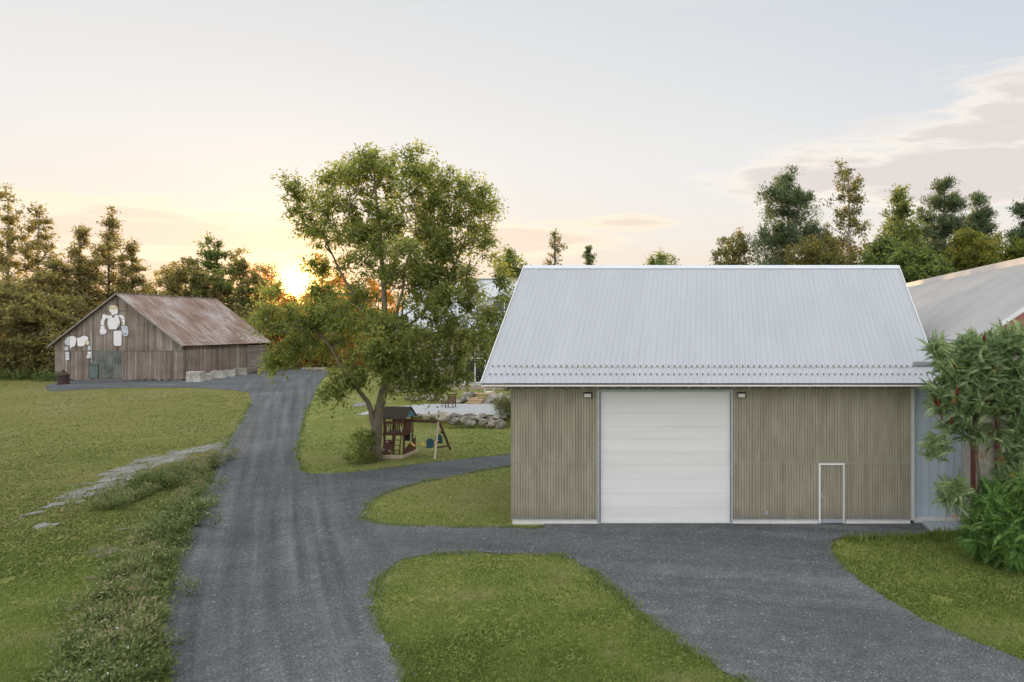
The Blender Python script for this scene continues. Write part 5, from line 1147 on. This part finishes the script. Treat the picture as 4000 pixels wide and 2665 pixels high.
mb = MB(); mb.poly([(PXR + .05, PY0 - .05, .1), (PXR + .05, PY1 + .3, .1), (PXR + .05, PY1 + .3, .95), (PXR + .05, PY0 - .05, .45)], (.025, 0, 0)); mb.build('side_panel', m_play, ps)
mb = MB(); mb.box(PXR + .08, PXR + .16, PY0 - .5, PY1 + .5, 0, .18); mb.box(PXL - .2, PXR + .079, PY0 - .52, PY0 - .44, 0, .2); mb.build('sandbox_frame', m_playlite, ps)
mb = MB(); mb.box(PXL + .6, PXL + 1.0, PY1 - .08, PY1 - .04, .75, 1.33); mb.build('opening_shade', m_dark, ps)  # dark sheet standing in for the shaded opening below the platform
BA, BB = Vector((PXR + .05, 39.65, 1.98)), Vector((-15.62, 39.85, 1.90))
mb = MB(); mb.bar(BA, BB, .09, .14); mb.build('beam', m_play, ps)
for a, m_ in (((-15.38, 38.42, 0), m_playlite), ((-15.62, 41.4, 0), m_play)):
    mb = MB(); mb.bar(a, (-15.72, 39.85 + (-.04 if a[1] < 39 else .04), 1.90), .09, .09); mb.build('leg', m_, ps)
mb = MB(); mb.bar((-15.55, 39.0, .55), (-15.6, 41.2, .28), .03, .1); mb.bar((-15.70, 40.0, 1.3), (-15.76, 40.5, 1.15), .03, .09); mb.build('brace', m_play, ps)
def on_beam(t_): p = BA.lerp(BB, t_); return p - Vector((0, 0, .07))
for (t0, t1, zs, lb) in ((.10, .36, .56, 'yellow belt swing nearest the play tower'), (.42, .66, .60, 'yellow belt swing beside the teal glider')):
    a, b = on_beam(t0), on_beam(t1); yo = -.12
    sw = thing('swing', ((a.x + b.x) / 2, a.y + yo, zs), lb, 'swing', 'swings hanging from the beam')
    pts = [(a.x + (b.x - a.x) * k / 8, a.y + yo, zs + .20 * ((k - 4) / 4) ** 2) for k in range(9)]
    mb = MB()
    for p, q in zip(pts[:-1], pts[1:]): mb.bar(p, q, .16, .025)
    mb.build('seat', m_yellow, sw)
    for c_, e in ((a, pts[0]), (b, pts[-1])): mb = MB(); mb.tube([c_, e], .012, 5); mb.build('chain', m_chain, sw)
a, b = on_beam(.74), on_beam(.92)
gl = thing('glider_swing', ((a.x + b.x) / 2, a.y - .1, .55), 'teal two-seat glider swing with yellow handles by the end frame', 'swing')
for k, (dx, dy, z) in enumerate(((-.14, -.35, .42), (.12, .25, .55))):
    x, y = (a.x + b.x) / 2 + dx, a.y + dy
    mb = MB(); mb.box(x - .2, x + .2, y - .03, y + .03, z + .12, z + .50); mb.box(x - .2, x + .2, y - .14 if k == 0 else y + .03, y - .03 if k == 0 else y + .14, z + .06, z + .115); mb.box(x - .13, x + .13, y - .03, y + .03, z + .502, z + .58); mb.build('seat', m_teal, gl)
mb = MB(); x, y = (a.x + b.x) / 2, a.y; mb.tube([(x - .14, y - .31, .62), (x + .12, y + .21, .78)], .03, 6); mb.tube([(x - .2, y - .1, .78), (x + .2, y - .05, .80)], .022, 6); mb.build('handle', m_yellow, gl)
for c_, dy, z in ((a, -.35, .92), (b, -.35, .92), (a, .25, 1.05), (b, .25, 1.05)):
    mb = MB(); mb.tube([c_, (c_.x + (-.1 if dy < 0 else .08), c_.y + dy, z)], .011, 5); mb.build('chain', m_chain, gl)

# ------------------------------------------------------------------ plants near things
def bush_pts(x, y, r, h, n):
    p = []
    for _ in range(n):
        a = rng.random() * 6.283; q = math.sqrt(rng.random()) * r; z = rng.random() * h * (1 - .5 * (q / r) ** 2); p.append((x + q * math.cos(a), y + q * math.sin(a), gz(x, y) + z + .1))
    return p
p = bush_pts(-18.9, 37.5, .75, 1.9, 42); brush('shrub', 'leafy shrub growing round the foot of the big forked tree', 'shrub', p, [.28] * len(p), 45, .14, m_maple, .42, loc=(-18.9, 37.5, 0))
gx_, gy_ = at(1965, 0, 51.5)[0], 51.2; p = bush_pts(gx_ + .5, gy_, .7, 1.1, 22); brush('ornamental_grass', 'tall light grass clump between the lower boulders and the garage corner', 'plant', p, [.3] * len(p), 60, .5, m_weed, .72, asp=.08, droop=-.9, loc=(gx_ + .5, gy_, gz(gx_, gy_)))
gx_ = at(1985, 0, 58)[0]; p = bush_pts(gx_ + .9, 57, .7, 1.0, 14); brush('shrub', 'grassy shrub at the garage end of the gravel terrace', 'shrub', p, [.4] * len(p), 60, .3, m_weed, .7, asp=.15, droop=-.5, loc=(gx_ + .9, 57, .8))
gx_ = at(1985, 0, 64)[0]; p = bush_pts(gx_ + .6, 64, .8, 1.7, 20); brush('shrub', 'green shrub by the deck right behind the garage corner', 'shrub', p, [.4] * len(p), 50, .22, m_forest2, .55, loc=(gx_ + .6, 64, 1.5))
p = bush_pts(-79, 79.5, 3.5, 1.2, 40) + bush_pts(-73.0, 76.2, 1.2, .7, 14); brush('tall_grass', 'rough grass growing along the left foot of the barn', 'grass', p, [.5] * len(p), 60, .4, m_weed, .3, 'stuff', asp=.12, droop=-.6)
# weeds along the ditch
pts = []; rd = []
for (wa, wb, wd, n, hh_) in (((905, 1800), (760, 1850), 1.0, 45, .75), ((760, 1850), (560, 1925), 1.1, 60, .85), ((560, 1925), (400, 1995), .9, 30, .5), ((820, 1880), (740, 2020), .9, 40, .55), ((740, 2020), (600, 2200), 1.15, 70, .6), ((600, 2200), (500, 2420), 1.05, 85, .6), ((500, 2420), (430, 2640), .9, 75, .6), ((430, 2640), (380, 2800), .8, 45, .6)):
    A, B = np.array(gp(*wa)), np.array(gp(*wb)); 
    for _ in range(int(n * 1.4)):
        c = A + (B - A) * rng.random() + rng.normal(0, wd * .45, 2); z = gz(*c)
        if inside(c[:1], c[1:], road_outer)[0] and rng.random() > .3: continue
        hl = 1.35 * hh_ * (.35 + .65 * fbm(c[0] * .9, c[1] * .9, 2)) 
        for k in range(2): pts.append((c[0] + rng.normal(0, .1), c[1] + rng.normal(0, .1), z + hl * (.15 + .75 * rng.random()))); rd.append(rng.uniform(.16, .34))
V1, T1 = leaf_ball(np.array(pts), np.array(rd), 46, .13, .2, -.75, .9, .45, .34, upt=.3)
V2, T2 = leaf_ball(np.array(pts), np.array(rd), 30, .09, .5, -.1, .9, .5, .25, upt=.3)
dk_ = (fbm(V1[:, 0] * .5, V1[:, 1] * .5, 2) - .5) * .7; T1 = np.clip(T1 + dk_, 0, 1); T2 = np.clip(T2 + (fbm(V2[:, 0] * .5, V2[:, 1] * .5, 2) - .5) * .7, 0, 1)
V = np.concatenate([V1, V2]); T = np.concatenate([T1, T2])
tag(build_np('weeds', V, np.arange(len(V)).reshape(-1, 4), m_weed, tint=T), 'tangled tall weeds along the ditch left of the driveway', 'weeds', kind='stuff')
fl = np.array(pts)[rng.integers(0, len(pts), 150)]; fl = fl[fl[:, 1] < 30] + rng.normal(0, .12, (np.sum(fl[:, 1] < 30), 3)); fl[:, 2] += .18
Vf, Tf = leaf_ball(fl, np.full(len(fl), .025), 4, .026, .8, -.3, .6, .5)
tag(build_np('wildflowers', Vf, np.arange(len(Vf)).reshape(-1, 4), simple('white_petals', (.62, .62, .56), (.75, .75, .70), ns=5), tint=Tf), 'tiny white flowers scattered over the ditch weeds', 'flowers', kind='stuff')
# longer grass fringe along the gravel edges and the garage
V = []; T = []
def fringe(pts2, hmin, hmax, w):
    n = len(pts2); X, Y = pts2[:, 0], pts2[:, 1]; Z = ground_z(X, Y); L_ = hmin + (hmax - hmin) * rng.random(n); a = rng.random(n) * 6.283
    base = np.stack([X, Y, Z], -1); sd = np.stack([np.cos(a), np.sin(a), 0 * a], -1) * w; tip = base + np.stack([-np.sin(a) * L_ * .6, np.cos(a) * L_ * .6, L_], -1)
    V.append(np.stack([base - sd, base + sd, tip], 1).reshape(-1, 3)); T.append(np.repeat(np.clip(.4 + rng.normal(0, .2, n), 0, 1), 3))
for pl, n in ((isl_front, 9000), (isl_side, 6000), (road_outer, 26000)):
    i = rng.integers(0, len(pl), n); q = pl[i] + (np.roll(pl, -1, 0)[i] - pl[i]) * rng.random((n, 1)) + rng.normal(0, .10, (n, 2)); 
    q = q[(q[:, 1] < 60) & ~((q[:, 1] > 25.6) & (q[:, 0] > -7.4)) & (fbm(q[:, 0] * .7, q[:, 1] * .7, 2) > .38)]; fringe(q, .05, .14, .013)
q = np.column_stack([rng.uniform(4.6, 9.5, 2600), 24.3 + rng.normal(0, .30, 2600)]); q = q[~(inside(q[:, 0], q[:, 1], road_outer))]; fringe(q, .10, .32, .016)
V = np.concatenate(V); tag(build_np('grass_fringe', V, np.arange(len(V)).reshape(-1, 3), m_blade, tint=np.concatenate(T)), 'longer grass along the gravel edges and under the blue-grey wall', 'grass', kind='stuff')

# ------------------------------------------------------------------ sumac
def frond_template(np_=10):
    q = []
    for i in range(np_ + 1):
        t = (i + .6) / (np_ + 1); x = t; z = .12 * math.sin(t * 2.2) - .62 * t ** 2.0; ll = .30 * (math.sin(math.pi * min(1, .22 + .75 * t)) ** .7)
        if i == np_: q.append((x, 0, z, 1, 0, -.5, ll * .8)); continue
        for s in (-1, 1): q.append((x, 0, z, .45, s * .95, -.42, ll))
    c = np.array([a[:3] for a in q], float); d = norm(np.array([a[3:6] for a in q], float)); sz = np.array([a[6] for a in q])
    nr = np.tile([0, 0, 1.0], (len(q), 1)); return leaves(c, sz, d, nr, .36, .10)
FT = frond_template()
def fronds(tips, axis, nf, length, tint0, elev=(.1, .9)):
    V = []; T = []
    for tip, ax_ in zip(tips, axis):
        a0 = rng.random() * 6.283
        ct = tint0 + rng.normal(0, .14); tz = rng.normal(0, .55, 2) + [0, .45]
        cA, sA, cB, sB = math.cos(tz[0]), math.sin(tz[0]), math.cos(tz[1]), math.sin(tz[1]); TL = np.array([[1, 0, 0], [0, cB, -sB], [0, sB, cB]]) @ np.array([[cA, 0, sA], [0, 1, 0], [-sA, 0, cA]])
        for k in range(nf):
            az_ = a0 + 2.2 * k + rng.random() * .8; el = rng.uniform(*elev) * (1 - .4 * k / nf); Ln = length * rng.uniform(.75, 1.2); ro = rng.normal(0, .25)
            ca, sa = math.cos(az_), math.sin(az_); ce, se = math.cos(el), math.sin(el); cr, sr = math.cos(ro), math.sin(ro)
            Rz = np.array([[ca, -sa, 0], [sa, ca, 0], [0, 0, 1]]); Ry = np.array([[ce, 0, -se], [0, 1, 0], [se, 0, ce]]); Rx = np.array([[1, 0, 0], [0, cr, -sr], [0, sr, cr]])
            M_ = TL @ Rz @ Ry @ Rx; V.append((FT * Ln).reshape(-1, 3) @ M_.T + tip + np.array(ax_) * (.02 * k)); T.append(np.clip(np.repeat(ct + rng.normal(0, .14, len(FT)), 4) + .16 * rng.normal(), 0, 1))
    return np.concatenate(V), np.concatenate(T)
def sumac(name, label, base, r0, regions, n_f, length, mat, tint0, cones, dry=0, group=None, trunkpts=None):
    root = thing(name, base, label, 'sumac' if 'shoots' not in label else 'shrub', group); tips = []
    for cx, cy, cz, rx, ry, rz, n in regions:
        for _ in range(int(n * (6.5 if rx > .3 else 4))):
            u = norm(rng.normal(0, 1, 3)) * (.35 + .65 * rng.random()) ** .5; tips.append((cx + u[0] * rx, cy + u[1] * ry, cz + u[2] * rz))
    tips = np.array(tips); tr_ = smooth_trunk(trunkpts, 9, .04); P, paths, rad = skeleton(tr_, tips[::3], r0, .010, .45, .8)
    trunk_mesh(P, paths, rad).build('trunk', m_sumacbark, root, smooth=True)
    V, T = fronds(tips, [(0, 0, .4)] * len(tips), n_f, length, tint0)
    build_np('crown', V, np.arange(len(V)).reshape(-1, 4), mat, root, tint=T)
    sel = tips[rng.permutation(len(tips))[:cones]]
    for i, tp in enumerate(sel):
        mb = MB(); l = rng.uniform(.16, .26); k = rng.normal(0, .05, 2); mb.tube([tp + np.array([0, 0, .0]), tp + np.array([k[0] * .3, k[1] * .3, l * .3 + .04]), tp + np.array([k[0], k[1], l * .75 + .05]), tp + np.array([k[0] * 1.3, k[1] * 1.3, l + .08])], [.02, .048, .036, .006], 7); mb.build('fruit_cone', m_cone, root, smooth=True)
    if dry:
        ps_ = tips[tips[:, 2] < np.percentile(tips[:, 2], 55)]; d_ = ps_[rng.integers(0, len(ps_), dry)] + rng.normal(0, .25, (dry, 3)) - [0, .3, .5]
        V, T = leaf_ball(d_, np.full(dry, .09), 12, .15, .22, 1.4, 1.6, .5); build_np('dry_leaves', V, np.arange(len(V)).reshape(-1, 4), m_dryleaf, root, tint=T)
    return root
def sr_(px, py, Y, rx, rz, n, ry=.9): x, y, z = at(px, py, Y); return (x, y, z, rx / F * Y, ry, rz / F * Y, n)
def sb(px, py): x, y = gp(px, py); return (x, y, gz(x, y))
b1 = sb(3800, 2120)
sumac('sumac_tree', 'tall staghorn sumac with red fruit cones leaning over the blue-grey wall', b1, .06,
      [sr_(3750, 1530, 22.8, 75, 130, 20), (sr_(3705, 1440, 22.8, 40, 60, 6)), sr_(3840, 1500, 22.6, 100, 150, 28), sr_(3870, 1360, 22.8, 90, 60, 14), sr_(3780, 1400, 22.7, 80, 50, 10), sr_(3655, 1760, 22.9, 38, 45, 4, .3), sr_(3662, 1365, 22.9, 25, 40, 3, .4), sr_(3650, 1540, 22.9, 25, 40, 3, .4), sr_(3712, 1670, 22.8, 35, 30, 3, .4), sr_(3800, 1690, 22.6, 40, 40, 3, .4), sr_(3775, 1330, 22.8, 30, 25, 3, .4), sr_(3720, 1930, 22.3, 48, 55, 6, .4), sr_(3660, 1600, 22.8, 20, 30, 2, .3)],
      3, .47, m_sumac, .55, 30, 6, 'sumacs in front of the red building', [b1, at(3820, 1900, 22.9), at(3812, 1700, 22.9), at(3800, 1500, 22.8)])
b2 = sb(3950, 2140)
sumac('sumac_tree', 'reddish-tipped sumac cut off by the right edge of the photo', b2, .06,
      [sr_(3960, 1400, 22.6, 90, 130, 22), sr_(3970, 1560, 22.5, 80, 90, 16), sr_(4090, 1450, 22.6, 100, 160, 20), sr_(3920, 1700, 22.6, 50, 50, 3), sr_(4010, 1760, 22.4, 70, 130, 10, .6), sr_(3945, 1830, 22.4, 40, 70, 4, .4), sr_(3990, 1680, 22.4, 50, 60, 6, .5)],
      3, .47, m_sumac, .55, 26, 6, 'sumacs in front of the red building', [b2, at(3930, 1900, 22.8), at(3945, 1700, 22.7), at(3965, 1480, 22.6)])
b3 = sb(3890, 2200)
sumac('young_sumac', 'bright green sumac shoots low in front of the tall sumacs', b3, .03, [sr_(3860, 2090, 21.8, 70, 80, 13, .7), sr_(3950, 2080, 21.5, 80, 100, 18, .7), sr_(3900, 1960, 22.0, 80, 50, 9, .5), sr_(4030, 2000, 21.5, 70, 130, 12, .7), sr_(3960, 2150, 21.0, 50, 40, 7, .4)],
      3, .60, m_shoot, .5, 0, 0, None, [b3, (b3[0] + .05, b3[1], .6), (b3[0], b3[1], 1.2)])
